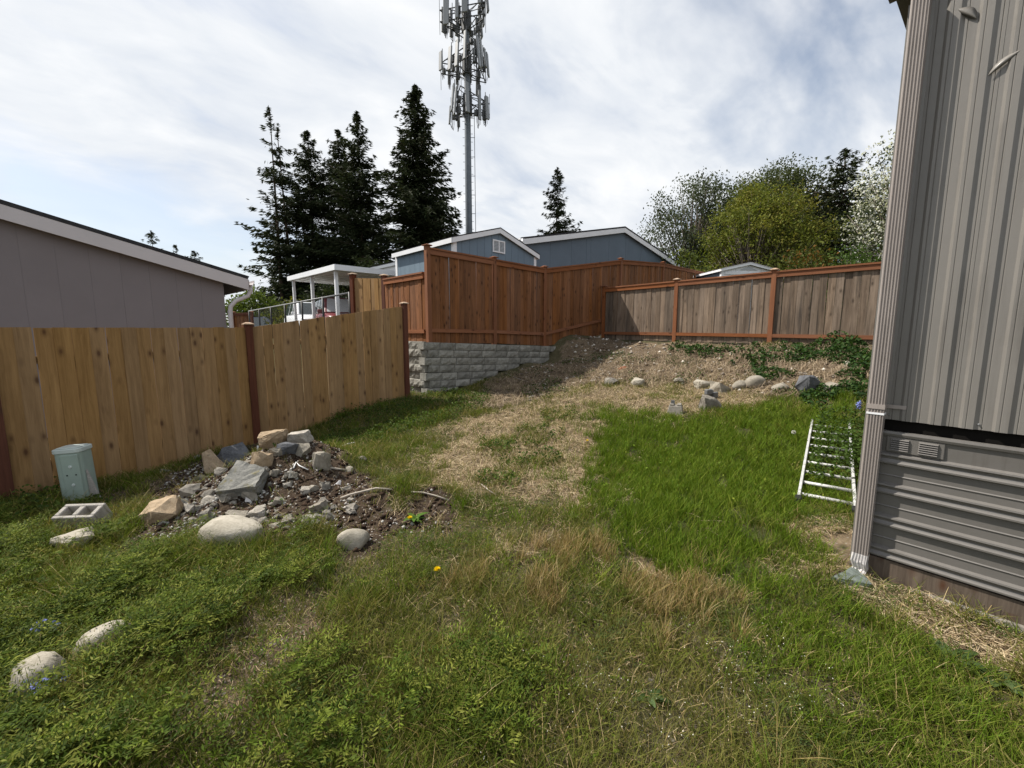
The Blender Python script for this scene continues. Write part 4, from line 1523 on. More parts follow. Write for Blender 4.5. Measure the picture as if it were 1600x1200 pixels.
# louvred vent plate
m = MB(FM); m.box(.105, .372, -.026, -.0145, .885, .988)
vt = m.build('skirting_vent', M['mh_skirt'], mh, bevel=.004)
m = MB(FM)
for x0, x1 in ((.125, .215), (.255, .345)):
    for k in range(6):
        z = .900 + k * .0135
        m.add([(x0, -.0262, z), (x1, -.0262, z), (x1, -.0262, z + .010), (x0, -.0262, z + .010), (x0 + .003, -.038, z + .001), (x1 - .003, -.038, z + .001), (x1 - .003, -.036, z + .004), (x0 + .003, -.036, z + .004)],
              [(3, 2, 6, 7), (4, 5, 1, 0), (4, 7, 6, 5), (0, 3, 7, 4), (1, 5, 6, 2)])
m.build('louvre', M['mh_skirt'], vt)
# fluted downspout
fl = []
for k in range(5):
    x = .008 + k * .0150
    fl += [(x, -.092), (x + .0045, -.092), (x + .0065, -.086), (x + .0125, -.086), (x + .0142, -.092)]
fl += [(.0845, -.092), (.086, -.088), (.086, -.024), (.082, -.020), (.006, -.020), (.002, -.024), (.002, -.088)]
m = MB(FM); m.sheet(fl, .16, 3.60); ds = m.build('downspout', M['spout'], mh)
m = MB(FM)
cen = Vector((.044, -.056))
prof = [(c, .16) for c in fl]
n = len(fl)
vs = [(p[0], p[1], .1598) for p in fl]
for lv, (z, sc_, sx, sy) in enumerate([(.10, 1.03, -.004, -.004), (.05, .94, .006, .008), (.012, 1.06, -.008, -.006)]):
    vs += [(cen.x + (p[0] - cen.x) * sc_ + sx + .003 * math.sin(9 * p[0] * 40), cen.y + (p[1] - cen.y) * sc_ + sy, z + .006 * math.sin(p[0] * 140)) for p in fl]
fs = [tuple(range(n)), tuple(range(4 * n - 1, 3 * n - 1, -1))]
for j in range(3):
    fs += [(j * n + k, (j + 1) * n + k, (j + 1) * n + (k + 1) % n, j * n + (k + 1) % n) for k in range(n)]
m.add(vs, fs); m.build('spout_end', M['spout_worn'], ds)
m = MB(FM); m.box(-.001, .089, -.0955, -.017, 1.165, 1.195); m.box(.0891, .18, -.0175, -.0145, 1.168, 1.192); m.build('strap', M['spout'], ds)
m = MB(FM); m.box(.000, .088, -.0945, -.0185, 1.128, 1.140); m.build('joint_band', M['white'], ds)
EXC += [(KX + da.x * s_ + .35 * .77, KY + da.y * s_ + .35 * .64, .36) for s_ in np.arange(.1, 4, .25)]

# ------------------------------------------------------------------ ladder lying in the grass
_l0, _l1 = G(1247, 786), G(1268, 668)
lp0 = Vector((_l0.x, _l0.y))
ldir = (Vector((_l1.x, _l1.y)) - lp0).normalized()
FLd = frame(lp0, ldir, 0)
ld = thing('ladder', (lp0.x, lp0.y, .05), 'white painted metal ladder lying in tall grass beside the downspout', 'ladder')
za, zb_ = z1(*lp0) + .045, z1(*(lp0 + ldir * 2.7)) + .045
kz = (zb_ - za) / 2.7
FLz = FLd @ Matrix(((1, 0, 0, 0), (0, 1, 0, 0), (kz, 0, 1, za), (0, 0, 0, 1)))
for y in (0, -.43):
    m = MB(FLz)
    m.box(0, 2.75, y - .013, y + .013, -.036, .036)
    m.build('rail', M['white_metal'], ld, bevel=.004)
    m = MB(FLz); m.box(-.085, -.001, y - .028, y + .028, -.055, .045); m.build('foot', M['rubber'], ld, bevel=.01)
for i in range(9):
    x = .12 + .305 * i
    m = MB(FLz); m.tube([(x, -.416, 0), (x, -.014, 0)], .0165, 10); m.build('rung', M['white_metal'], ld, True)

# ------------------------------------------------------------------ utility pedestal
pp = G(106, 786)
pc = pp + Vector((-.02, .16, 0))
T = Matrix.Translation((pc.x, pc.y, z1(pc.x, pc.y) - .03)) @ Matrix.Rotation(RAD(14), 4, 'Z') @ Matrix.Rotation(RAD(-2.5), 4, 'Y')
pd = thing('utility_pedestal', (pc.x, pc.y, z1(pc.x, pc.y)), 'pale green utility pedestal leaning beside the cedar fence', 'pedestal')
EXC.append((pc.x, pc.y, .17))


def rrect(hx, hy, r, n=5):
    pts = []
    for cx, cy, a0 in ((hx - r, hy - r, 0), (-hx + r, hy - r, 90), (-hx + r, -hy + r, 180), (hx - r, -hy + r, 270)):
        for k in range(n + 1):
            a = RAD(a0 + 90 * k / n)
            pts.append((cx + r * math.cos(a), cy + r * math.sin(a)))
    return pts


m = MB(T); m.sheet(rrect(.118, .105, .05), -.05, .545); m.build('housing', M['pedestal'], pd)
m = MB(T); m.sheet(rrect(.129, .116, .056), .5455, .590)
m.sheet(rrect(.105, .092, .04), .5905, .600); m.build('lid', M['pedestal_top'], pd, bevel=.006)
m = MB(T); m.box(-.048, .108, -.118, -.1055, .02, .530); m.build('front_cover', M['pedestal'], pd, bevel=.006)
m = MB(T)
for z in (.40, .20):
    m.tube([(.030, -.1185, z), (.030, -.125, z)], [.018, .013], 10)
m.build('cover_screw', M['pedestal_top'], pd)
m = MB(T)
for x in (-.008, .070):
    m.tube([(x, -.1183, .31), (x, -.1208, .31)], .008, 8)
m.build('lock_hole', M['rubber'], pd)
m = MB(T); m.box(-.127, -.108, -.05, .05, .20, .30); m.build('side_latch', M['cinder'], pd)
m = MB(T); m.add([(.12, -.06, 0), (.20, -.06, 0), (.121, -.06, .34), (.12, -.035, 0), (.20, -.035, 0), (.121, -.035, .34)], [(0, 1, 2), (5, 4, 3), (0, 3, 4, 1), (1, 4, 5, 2), (2, 5, 3, 0)])
m.build('side_brace', M['cinder'], pd)

# ------------------------------------------------------------------ cinder block
cbp = G(112, 830)
cbt = thing('cinder_block', (cbp.x, cbp.y, cbp.z), 'weathered two-hole cinder block in the weeds in front of the green pedestal', 'cinder block')
T = Matrix.Translation((cbp.x, cbp.y + .12, z1(cbp.x, cbp.y + .12) + .075)) @ Matrix.Rotation(RAD(5), 4, 'Z') @ Matrix.Rotation(RAD(25), 4, 'X') @ Matrix.Scale(.84, 4)
EXC.append((cbp.x, cbp.y + .11, .19))
bm = bmesh.new()
X_, Y_ = [-.20, -.165, -.02, .02, .165, .20], [-.10, -.066, .066, .10]
m = MB(T)
m.box(-.20, .20, -.10, -.062, -.06, .13).box(-.20, .20, .062, .10, -.06, .13)
m.box(-.20, -.150, -.0618, .0618, -.06, .1298).box(-.028, .028, -.0618, .0618, -.06, .1298).box(.150, .20, -.0618, .0618, -.06, .1298)
m.build('shell', M['cinder'], cbt, bevel=.006)
m = MB(T); m.box(-.149, .149, -.061, .061, -.06, -.04); m.build('soil_fill', M['oldwood'], cbt)

# ------------------------------------------------------------------ stones
def stone_mesh(kind, seed, sub=3):
    r = random.Random(seed)
    bm = bmesh.new()
    if kind == 'round':
        bmesh.ops.create_icosphere(bm, subdivisions=sub, radius=1)
        rr = np.random.default_rng(seed)
        k = rr.normal(size=(7, 3)); ph = rr.random(7) * 6.28; am = rr.random(7) * .085
        for v in bm.verts:
            p = np.array(v.co)
            d = 1 + sum(a * math.sin(float(kk @ p) * 1.6 + q) for a, kk, q in zip(am, k, ph))
            e = 1.0 / (abs(p[0]) ** 2.8 + abs(p[1]) ** 2.8 + abs(p[2]) ** 2.8) ** (1 / 2.8)
            v.co = v.co * (d * (.35 + .65 * e))
        for _ in range(6):
            nn_ = Vector((r.gauss(0, 1), r.gauss(0, 1), r.gauss(0, .8))).normalized()
            lim = r.uniform(.68, .86)
            for v in bm.verts:
                ex = v.co.dot(nn_) - lim
                if ex > 0:
                    v.co -= nn_ * ex * .8
        for v in bm.verts:
            v.co *= 1 + r.uniform(-.012, .012)
    else:
        n = 16 if kind == 'angular' else 13
        for _ in range(n):
            p = Vector((r.uniform(-1, 1), r.uniform(-1, 1), r.uniform(-1, 1)))
            if kind == 'slab':
                p.z = r.choice([-1, 1]) * r.uniform(.85, 1)
                p.xy = p.xy.normalized() * r.uniform(.75, 1.05)
            else:
                p = p.normalized() * r.uniform(.85, 1.1)
            bm.verts.new(p)
        res = bmesh.ops.convex_hull(bm, input=bm.verts)
        bmesh.ops.delete(bm, geom=[g for g in res['geom_interior'] if isinstance(g, bmesh.types.BMVert)], context='VERTS')
        bmesh.ops.subdivide_edges(bm, edges=bm.edges[:], cuts=4 if seed < 200 else 2, use_grid_fill=True)
        for v in bm.verts:
            lump = math.sin(v.co.x * 5.1 + seed) * math.sin(v.co.y * 4.3 + seed * 2) * math.sin(v.co.z * 4.7 + seed * 3)
            v.co *= 1 + .07 * lump
            v.co += Vector((r.uniform(-1, 1), r.uniform(-1, 1), r.uniform(-1, 1))) * (.026 if seed < 200 else .075)
    lo = [min(v.co[i] for v in bm.verts) for i in range(3)]
    hi = [max(v.co[i] for v in bm.verts) for i in range(3)]
    for v in bm.verts:
        v.co = Vector([(v.co[i] - (lo[i] + hi[i]) / 2) / (hi[i] - lo[i]) for i in range(3)])
    me = bpy.data.meshes.new('stone')
    bm.to_mesh(me); bm.free()
    if kind == 'round':
        for p in me.polygons:
            p.use_smooth = True
    return me


def stone(label, u, v, wpx, hpx, mat, kind='angular', seed=0, deep=.8, tilt=(0, 0, 0), name='rock', cat='rock', sink=.2, lift=0.0, group=None, exc=True):
    sink = sink + .12
    """u, v: middle of the foot of the stone; wpx x hpx: its apparent size"""
    p = G(u, v)
    k = p.y / FPX / .97
    w_, h = wpx * k, hpx * k * 1.05
    dpt = w_ * deep
    me = stone_mesh(kind, seed)
    me.name = name
    me.materials.append(M[mat])
    y = p.y + dpt * .38
    hh = h * (1 + sink)
    T = Matrix.Translation((p.x * (y / p.y) ** .0, y, p.z + h * .5 - h * sink * .5 + lift)) @ Matrix.Rotation(RAD(tilt[2]), 4, 'Z') @ Matrix.Rotation(RAD(tilt[0]), 4, 'X') @ Matrix.Rotation(RAD(tilt[1]), 4, 'Y') @ Matrix.Diagonal((w_, dpt, hh, 1))
    o = link(name, me, None, T)
    tag(o, label, cat, group)
    if exc:
        EXC.append((p.x, y, min(w_, dpt) * .42))
    return o


stone('large smooth pale boulder in front of the rubble heap', 346, 862, 106, 42, 'boulder', 'round', 1, .62, (0, 0, -4), 'boulder', 'boulder')
stone('pale lined stone lying right of the large boulder', 547, 860, 52, 26, 'boulder', 'round', 2, .7, (8, 8, 15))
stone('long pale stone half hidden in weeds under the cinder block', 98, 862, 74, 26, 'boulder', 'angular', 3, .6, (10, -5, 10))
stone('pale stone sunk in the vetch at the lower left, upper of two', 150, 1030, 84, 42, 'boulder', 'round', 4, .6, (0, -14, 20))
stone('pale stone sunk in the vetch in the bottom left corner beside blue flowers', 38, 1102, 96, 60, 'boulder', 'round', 5, .7, (0, 0, -10))
stone('tan rock at the left foot of the rubble heap', 238, 818, 62, 30, 'tan_rock', 'angular', 6, .8, (10, 0, 0))
# rubble heap
_f, _b = G(366, 780).y - .06, G(393, 730).y - .16
_c = [at(336, 768, _f), at(398, 760, _f + .04), at(414, 730, _b), at(370, 719, _b + .02)]
_n = (_c[1] - _c[0]).cross(_c[3] - _c[0]).normalized()
_v = [tuple(p) for p in _c] + [tuple(p - _n * .11 + Vector((0, 0, -.02))) for p in _c]
m = MB(); m.add(_v, [(0, 1, 2, 3), (7, 6, 5, 4), (0, 4, 5, 1), (1, 5, 6, 2), (2, 6, 7, 3), (3, 7, 4, 0)])
o = m.build('concrete_slab', M['concrete_mossy'], None)
bm = bmesh.new(); bm.from_mesh(o.data)
bmesh.ops.subdivide_edges(bm, edges=bm.edges[:], cuts=5, use_grid_fill=True)
_r = random.Random(3)
for v_ in bm.verts:
    v_.co += Vector((_r.uniform(-1, 1), _r.uniform(-1, 1), _r.uniform(-1, 1))) * .007
bm.to_mesh(o.data); bm.free()
tag(o, 'big flat stained concrete slab tilted on the rubble heap', 'slab')
stone('dark rounded basalt rock behind the tilted slab', 360, 731, 60, 32, 'dark_rock', 'angular', 8, .7, (0, -8, 0))
stone('thin pale slab leaning at the upper left of the heap', 326, 738, 32, 32, 'tan_rock', 'slab', 9, .25, (-30, -30, 30), 'stone_slab', 'slab', .05)
stone('tan slab topping the heap beside the dark fence post', 424, 704, 44, 26, 'tan_rock', 'angular', 10, .7, (10, -18, 10), lift=.03)
stone('dark grey rock under the tan slab on top of the heap', 445, 713, 34, 20, 'dark_rock', 'angular', 11, .7)
stone('pale flat rock at the upper right of the heap', 463, 697, 38, 13, 'concrete', 'slab', 12, .7, (0, -6, 0), lift=.05)
stone('grey-tan stone under the pale flat rock on the heap', 470, 714, 26, 20, 'grey_rock', 'angular', 13, .8)
stone('small grey wedge of rock in the middle of the heap top', 428, 714, 22, 14, 'grey_rock', 'angular', 14, .8)
stone('ochre stained stone above the tilted slab', 405, 734, 38, 28, 'tan_rock', 'angular', 15, .7)
stone('grey pyramid-shaped rock at the right of the heap', 500, 735, 30, 28, 'grey_rock', 'angular', 16, .8)
stone('slate-grey wedge at the foot of the tilted slab', 387, 782, 26, 18, 'grey_rock', 'slab', 17, .6, (-20, -30, 10))
stone('pale broken concrete lump at the left of the heap', 293, 778, 32, 17, 'concrete', 'angular', 18, .8)
stone('pale concrete lump under the left edge of the tilted slab', 325, 778, 24, 12, 'concrete', 'angular', 19, .8)
stone('brownish concrete lump left of the tilted slab', 340, 745, 20, 12, 'concrete', 'angular', 20, .8)
stone('flat brown-grey slab just behind the large boulder', 366, 818, 42, 13, 'grey_rock', 'slab', 21, .6, (0, 6, 0), 'stone_slab', 'slab')
stone('light concrete lump right above the large boulder', 396, 812, 30, 14, 'concrete', 'angular', 22, .8)
stone('upright concrete lump at the front left of the heap', 318, 815, 18, 20, 'concrete', 'angular', 23, .8)
stone('light rounded stone at the right end of the dirt slope of the heap', 545, 739, 12, 9, 'boulder', 'round', 24, .8)
# along the slope
for i, (u, v, a, b_, mt, kd, lab) in enumerate([
        (957, 602, 24, 11, 'concrete', 'angular', 'flat pale stone at the left end of the row of stones along the bank'),
        (997, 604, 24, 13, 'boulder', 'angular', 'white lumpy stone, brightest in the row along the bank'),
        (1062, 600, 20, 9, 'grey_rock', 'angular', 'small pinkish grey stone in the middle of the row along the bank'),
        (1104, 606, 32, 12, 'boulder', 'angular', 'pale wedge of stone beside the tilted slab on the bank'),
        (1135, 613, 44, 17, 'grey_rock', 'slab', 'tilted grey slab in the row of stones along the bank'),
        (1163, 609, 28, 13, 'grey_rock', 'round', 'low grey-brown boulder left of the round boulder on the bank'),
        (1185, 606, 30, 18, 'grey_rock', 'round', 'round olive-grey boulder at the right of the stone row'),
        (1266, 616, 34, 28, 'dark_rock', 'angular', 'dark blue-grey rock below the ivy'),
        (1327, 575, 11, 10, 'boulder', 'round', 'small white stone in the ivy'),
        (1305, 612, 26, 14, 'grey_rock', 'angular', 'brown-grey rock below the ivy near the downspout'),
        (1225, 612, 26, 12, 'grey_rock', 'round', 'dull stone between the round boulder and the dark rock'),
        (975, 579, 14, 6, 'brick_bit', 'angular', 'orange brick fragment on the bank')]):
    stone(lab, u, v, a, b_, mt, kd, 60 + i, .8, (0, rnd(12), rnd(30)), 'brick_fragment' if 'brick' in mt else 'rock', 'brick fragment' if 'brick' in mt else 'rock')
stone('flat slate splash stone under the end of the downspout', 1345, 922, 70, 14, 'slate', 'slab', 80, .8, (0, 0, 30), 'splash_stone', 'stone', .6)
stone('pale broken concrete lump with grey plastic on it at the edge of the lawn', 1116, 641, 34, 22, 'concrete', 'angular', 81, .8, name='concrete_lump', cat='concrete')
# notched concrete pier in the grass
pb = G(1060, 650)
pbt = thing('concrete_pier', (pb.x, pb.y, pb.z), 'grey notched concrete deck pier at the edge of the lawn', 'concrete pier')
T = Matrix.Translation((pb.x, pb.y + .14, z1(pb.x, pb.y + .14) - .02)) @ Matrix.Rotation(RAD(-24), 4, 'Z') @ Matrix.Scale(.85, 4)
m = MB(T)
for (x0, x1, y0, y1, z0_, z1_, i_) in ((-.16, .16, -.16, .16, 0, .19, .04),):
    q = [(x0, y0, z0_), (x1, y0, z0_), (x1, y1, z0_), (x0, y1, z0_), (x0 + i_, y0 + i_, z1_), (x1 - i_, y0 + i_, z1_), (x1 - i_, y1 - i_, z1_), (x0 + i_, y1 - i_, z1_)]
    m.add(q, [(0, 3, 2, 1), (4, 5, 6, 7), (0, 1, 5, 4), (1, 2, 6, 5), (2, 3, 7, 6), (3, 0, 4, 7)])
m.build('base', M['concrete'], pbt, bevel=.008)
m = MB(T)
for sx in (-1, 1):
    for sy in (-1, 1):
        m.box(min(sx * .03, sx * .11), max(sx * .03, sx * .11), min(sy * .03, sy * .11), max(sy * .03, sy * .11), .1905, .225)
m.build('notch_block', M['concrete'], pbt, bevel=.006)
m = MB(T); m.box(-.09, -.02, -.02, .02, .19, .29); m.build('bracket', M['radio'], pbt)
EXC.append((pb.x, pb.y + .14, .17))
gp_ = G(1112, 624)
m = MB(Matrix.Translation((gp_.x, gp_.y, gp_.z)) @ Matrix.Rotation(.5, 4, 'Z'))
m.box(-.16, .0, -.02, .06, .10, .20).box(.02, .14, -.04, .02, -.02, .14).box(-.05, .10, .03, .07, .0, .17)
tag(m.build('plastic_scrap', M['radio'], None, bevel=.012), 'dark grey plastic scrap lying on the broken concrete lump', 'scrap')

# small broken pieces over the heap: one shape of each kind, copied
chunk_src = [stone_mesh('angular' if i % 3 else 'slab', 200 + i) for i in range(8)]
for i, me in enumerate(chunk_src):
    me.name = 'concrete_chunk'
    me.materials.append(M[['concrete', 'concrete', 'grey_rock', 'concrete', 'concrete_mossy', 'concrete', 'grey_rock', 'concrete'][i]])
hp = np.array([(260, 800), (292, 745), (340, 715), (430, 735), (480, 745), (560, 770), (560, 800), (470, 840), (420, 835), (330, 830)])
cnt = 0
r_ = random.Random(12)
while cnt < 210:
    u, v = r_.uniform(180, 570), r_.uniform(715, 845)
    inside = inpoly(hp.astype(float), np.array([u]), np.array([v]))[0]
    if not inside and r_.random() > .10:
        continue
    if r_.random() < .45 and u > 440 and v < 800:
        continue
    p = G(u, v)
    s = .018 + .115 * r_.random() ** 2.8
    o = bpy.data.objects.new('concrete_chunk', r_.choice(chunk_src))
    COL.objects.link(o)
    o.location = (p.x, p.y, p.z + s * .12)
    o.rotation_euler = (r_.uniform(-.5, .5), r_.uniform(-.5, .5), r_.uniform(0, 6.28))
    o.scale = (s * 1.3, s * (.8 + .5 * r_.random()), s * (.5 + .5 * r_.random()))
    tag(o, 'small grey chunk of broken concrete among many on the rubble heap', 'concrete chunk', 'small broken concrete chunks on the rubble heap')
    cnt += 1

# sticks, pipe scraps and a hose
def stick(name, label, cat, pts, rad, mat, lift=.02, arch=0.0):
    P = [G(u, v) for u, v in pts]
    Q = []
    n = len(P)
    for i, p in enumerate(P):
        Q.append(p + Vector((0, 0, lift + arch * math.sin(math.pi * i / max(1, n - 1)) + rnd(.004))))
    m = MB(); m.tube(Q, [rad * (1 - .35 * i / n) for i in range(n)], 7)
    return tag(m.build(name, M[mat], None, True), label, cat)


M['stick'] = plain('bleached_stick', (.36, .32, .27), .85, .2, .25, 12)
M['pvc'] = plain('white_plastic', (.72, .72, .70), .5, .4, .05)
stick('stick', 'bleached crooked stick along the left of the small soil heap', 'stick', [(533, 783), (548, 778), (570, 772), (588, 768), (612, 770)], .011, 'stick', .035)
stick('stick', 'bleached stick at the right of the small soil heap', 'stick', [(643, 773), (662, 774), (682, 779), (702, 786)], .009, 'stick', .03)
stick('stick', 'pale short stick at the right end of the rubble heap', 'stick', [(510, 733), (528, 735), (545, 737)], .012, 'stick', .02)
stick('pipe_scrap', 'short white plastic pipe lying in the grass right of the heap', 'pipe', [(534, 701), (545, 697), (556, 694)], .016, 'pvc', .03)
stick('stick', 'forked white splinter in the middle of the heap', 'stick', [(459, 735), (463, 726), (468, 732), (482, 738)], .008, 'pvc', .03)
stick('stick', 'thin bent twig in the weeds right of the large boulder', 'stick', [(450, 855), (462, 860), (470, 866), (478, 878)], .004, 'stick', .04)
stick('hose', 'black hose end curving out of the ivy on the bank', 'hose', [(1196, 572), (1208, 577), (1222, 582), (1236, 582)], .022, 'rubber', .03)
stick('stick', 'thin grey branch lying on the shaded bank below the block wall', 'stick', [(790, 585), (806, 592), (826, 599), (838, 603)], .008, 'stick', .03)
stick('stick', 'dry stick in the straw near the middle of the yard', 'stick', [(752, 760), (764, 770), (775, 777)], .006, 'stick', .03)
p0 = G(401, 707)
m = MB(); m.tube([p0 + Vector((0, .02, -.02)), p0 + Vector((.012, .02, .10))], .012, 8)
tag(m.build('pipe_scrap', M['pvc'], None, True), 'white plastic stub standing on top of the heap', 'pipe')
for i, (u, v, lab) in enumerate([(527, 758, 'white plastic flake at the right side of the heap'), (388, 784, 'white flake at the foot of the tilted slab')]):
    stone(lab, u, v, 10, 7, 'spout_worn', 'slab', 300 + i, .4, (-40, 10, 20), 'flake', 'flake', .1, exc=False)

# loose small stones nobody could count
def bits(name, label, X, Y, size, cols, lift=.2):
    n = len(X)
    base = np.array([(1, 0, 0), (-1, 0, 0), (0, 1, 0), (0, -1, 0), (0, 0, 1), (0, 0, -1)], float)
    fc = np.array([(0, 2, 4), (2, 1, 4), (1, 3, 4), (3, 0, 4), (2, 0, 5), (1, 2, 5), (3, 1, 5), (0, 3, 5)])
    P = base[None] * (size[:, None, None] * (.55 + .6 * RNG.random((n, 6, 1)))) + RNG.normal(size=(n, 6, 3)) * size[:, None, None] * .12
    P[:, :, 2] *= .7
    a = RNG.random(n) * 6.28
    ca, sa = np.cos(a)[:, None], np.sin(a)[:, None]
    x, y = P[:, :, 0] * ca - P[:, :, 1] * sa, P[:, :, 0] * sa + P[:, :, 1] * ca
    P = np.stack([x + X[:, None], y + Y[:, None], P[:, :, 2] + (Z(X, Y) + size * lift)[:, None]], -1)
    f = (np.arange(n) * 6)[:, None, None] + fc[None]
    c = np.array(cols)[RNG.integers(0, len(cols), n)] * (.65 + .6 * RNG.random((n, 1)))
    o = link(name, mesh_np(name, P.reshape(-1, 3), f.reshape(-1, 3), M['bit'], np.repeat(c, 6, 0)))
    tag(o, label, 'gravel', kind='stuff')


def scatter(n, x0, x1, y0, y1):
    return RNG.uniform(x0, x1, n), RNG.uniform(y0, y1, n)


x, y = scatter(60000, -4.4, .2, 3.0, 6.2)
k = zone('rubble', x, y, .12) & (fbm(x, y, 2.2, 71) > .40) & (RNG.random(len(x)) < np.where(x > -2.35, .35, 1.0))
k = np.nonzero(k)[0][:4600]
bits('rubble_gravel', 'loose grey rubble and crumbs of concrete covering the heap', x[k], y[k], .006 + .022 * RNG.random(len(k)) ** 3, [(.38, .37, .34), (.28, .27, .25), (.42, .40, .37), (.16, .14, .12)], .15)
x, y = scatter(40000, -4.4, .2, 3.0, 6.2)
k = np.nonzero(zone('rubble', x, y, .12))[0][:5200]
bits('soil_crumbs', 'dark crumbs of soil on the rubble heap', x[k], y[k], .006 + .034 * RNG.random(len(k)) ** 2.5, [(.035, .022, .015), (.055, .036, .025), (.025, .016, .012)], .1)
x, y = scatter(30000, .2, 9, 7.5, 13)
k = zone('litter', x, y, .2) & (RNG.random(len(x)) < .25)
k = np.nonzero(k)[0][:1500]
bits('bank_gravel', 'small pale stones strewn over the bank below the fences', x[k], y[k], .010 + .055 * RNG.random(len(k)) ** 3.5, [(.45, .41, .35), (.34, .30, .25), (.22, .19, .16), (.55, .51, .45)], .2)
x, y = scatter(30000, .0, 9, 7.5, 13)
k = zone('litter', x, y, .2) & (fbm(x, y, 2.0, 72) > .48)
k = np.nonzero(k)[0][:1300]
bits('bank_clods', 'brown clods of earth on the bank below the fences', x[k], y[k], .012 + .055 * RNG.random(len(k)) ** 3, [(.13, .095, .065), (.085, .06, .042), (.18, .14, .10)], .1)
x, y = scatter(30000, -3, 3.6, 1.1, 4.5)
k = (zone('soil', x, y, .1)) | (zone('worn', x, y) & (RNG.random(len(x)) < .10))
k = np.nonzero(k)[0][:4500]
bits('path_gravel', 'fine gravel in the bare soil patches of the foreground', x[k], y[k], .003 + .009 * RNG.random(len(k)) ** 2.5, [(.26, .22, .18), (.16, .13, .10), (.36, .32, .27), (.30, .20, .14)], .3)

# ------------------------------------------------------------------ grass, straw and weeds (uncountable: one object of each sort)
def pool(n, dmin, dmax, spread=1.75, power=1.0):
    """ground points, denser near the camera station where single blades can be seen"""
    d = dmin + (dmax - dmin) * RNG.random(n) ** power
    x = (RNG.random(n) * 2 - 1) * spread * (d * .98 + .25)
    return x, d


ax, ay, ar = (np.array(q) for q in zip(*EXC))


def keep_off(x, y):
    ok = np.ones(len(x), bool)
    for cx, cy, r in EXC:
        ok &= (x - cx) ** 2 + (y - cy) ** 2 > r * r
    # not through the fences, the wall or the mobile home
    def side(P, Q):
        return (Q[0] - P[0]) * (y - P[1]) - (Q[1] - P[1]) * (x - P[0])
    ok &= ~((side(FP[1][0], FP[2][0]) > -.04) & (y < FP[2][0][1]) & (x < -2))
    ok &= ~((side(FP[2][0], FP[3][0]) > -.06) & (y >= FP[2][0][1]) & (x < -2.2))
    ok &= ~((side(FP[0][0], FP[1][0]) > -.04) & (y < FP[1][0][1]) & (x < -2))
    s1 = (x - WA.x) * WN.x + (y - WA.y) * WN.y
    s2 = (x - WA.x) * WD.x + (y - WA.y) * WD.y
    ok &= ~((s1 > -.12) & (s2 > -.3))
    gl = (g1.x - g0.x) * (y - g0.y) - (g1.y - g0.y) * (x - g0.x)
    ok &= ~(gl > -.1)
    lx = (x - KX) * da.x + (y - KY) * da.y
    ly = -(x - KX) * da.y + (y - KY) * da.x
    ok &= ~((lx > -.04) & (ly > -.06))
    return ok


def blades(name, label, x, y, h, wd, lean, col, mat='blade', seg=3, curl=1.0, cat='grass', zoff=-.01):
    n = len(x)
    a = RNG.random(n) * 6.283
    dx, dy = np.cos(a), np.sin(a)
    f = RNG.random(n) * 6.283
    px, py = np.cos(f) * wd * .5, np.sin(f) * wd * .5
    z = Z(x, y) + zoff
    vs = []
    ts = [0, .45, .8, 1.0] if seg == 3 else [0, .55, 1.0]
    for i, t in enumerate(ts):
        b_ = lean * t ** (1.7 * curl)
        zz = z + h * (t - .28 * np.minimum(lean / np.maximum(h, 1e-3), 1.6) * t * t * .8)
        wt_ = (1, .85, .55, 0)[i] if seg == 3 else (1, .75, 0)[i]
        cx, cy = x + dx * b_, y + dy * b_
        if i < len(ts) - 1:
            vs.append(np.stack([cx - px * wt_, cy - py * wt_, zz], -1))
            vs.append(np.stack([cx + px * wt_, cy + py * wt_, zz], -1))
        else:
            vs.append(np.stack([cx, cy, zz], -1))
    k = len(vs)
    V_ = np.stack(vs, 1).reshape(-1, 3)
    base = (np.arange(n) * k)[:, None, None]
    tri = [(0, 1, 3), (0, 3, 2), (2, 3, 5), (2, 5, 4), (4, 5, 6)] if seg == 3 else [(0, 1, 3), (0, 3, 2), (2, 3, 4)]
    F_ = (base + np.array(tri)[None]).reshape(-1, 3)
    C = np.repeat(col, k, 0)
    o = link(name, mesh_np(name, V_, F_, M[mat], C))
    tag(o, label, cat, kind='stuff')
    return o


def pick(cols, n, var=.3):
    c = np.array(cols)[RNG.integers(0, len(cols), n)]
    return c * (1 - var / 2 + var * RNG.random((n, 1)))


LUSH = [(.090, .150, .012), (.115, .175, .016), (.070, .120, .010), (.155, .190, .026)]
MID = [(.092, .128, .016), (.118, .148, .022), (.068, .098, .014), (.170, .162, .042)]
DRY = [(.36, .275, .13), (.30, .22, .10), (.22, .17, .06), (.42, .33, .18)]
RUST = [(.28, .185, .075), (.22, .15, .06), (.34, .25, .11)]

# common field values of a big pool of points
x, y = pool(900000, .75, 10.2, 1.7, .95)
ok = keep_off(x, y)
x, y = x[ok], y[ok]
sr_ = zone('strip', x, y, .14, .05)
st, li, so, ru, lu, ve, fo, iv, cl_, wo_, ri_ = (zone(k, x, y, .34 if k in ('lush', 'straw') else .17, j) for k, j in (('straw', .09), ('litter', .1), ('soil', .07), ('rubble', .05), ('lush', .16), ('vetch', .08), ('foot', .1), ('ivy', .1), ('clump', .05), ('worn', .1), ('right', .1)))
lu, ri_ = lu & ~sr_, ri_ & ~sr_
st = st | sr_
n1 = fbm(x, y, 1.1, 31)
n2 = fbm(x, y, 3.6, 33)
patch = .55 * n1 + .45 * n2
R0 = RNG.random(len(x))
dist = np.hypot(x, y)

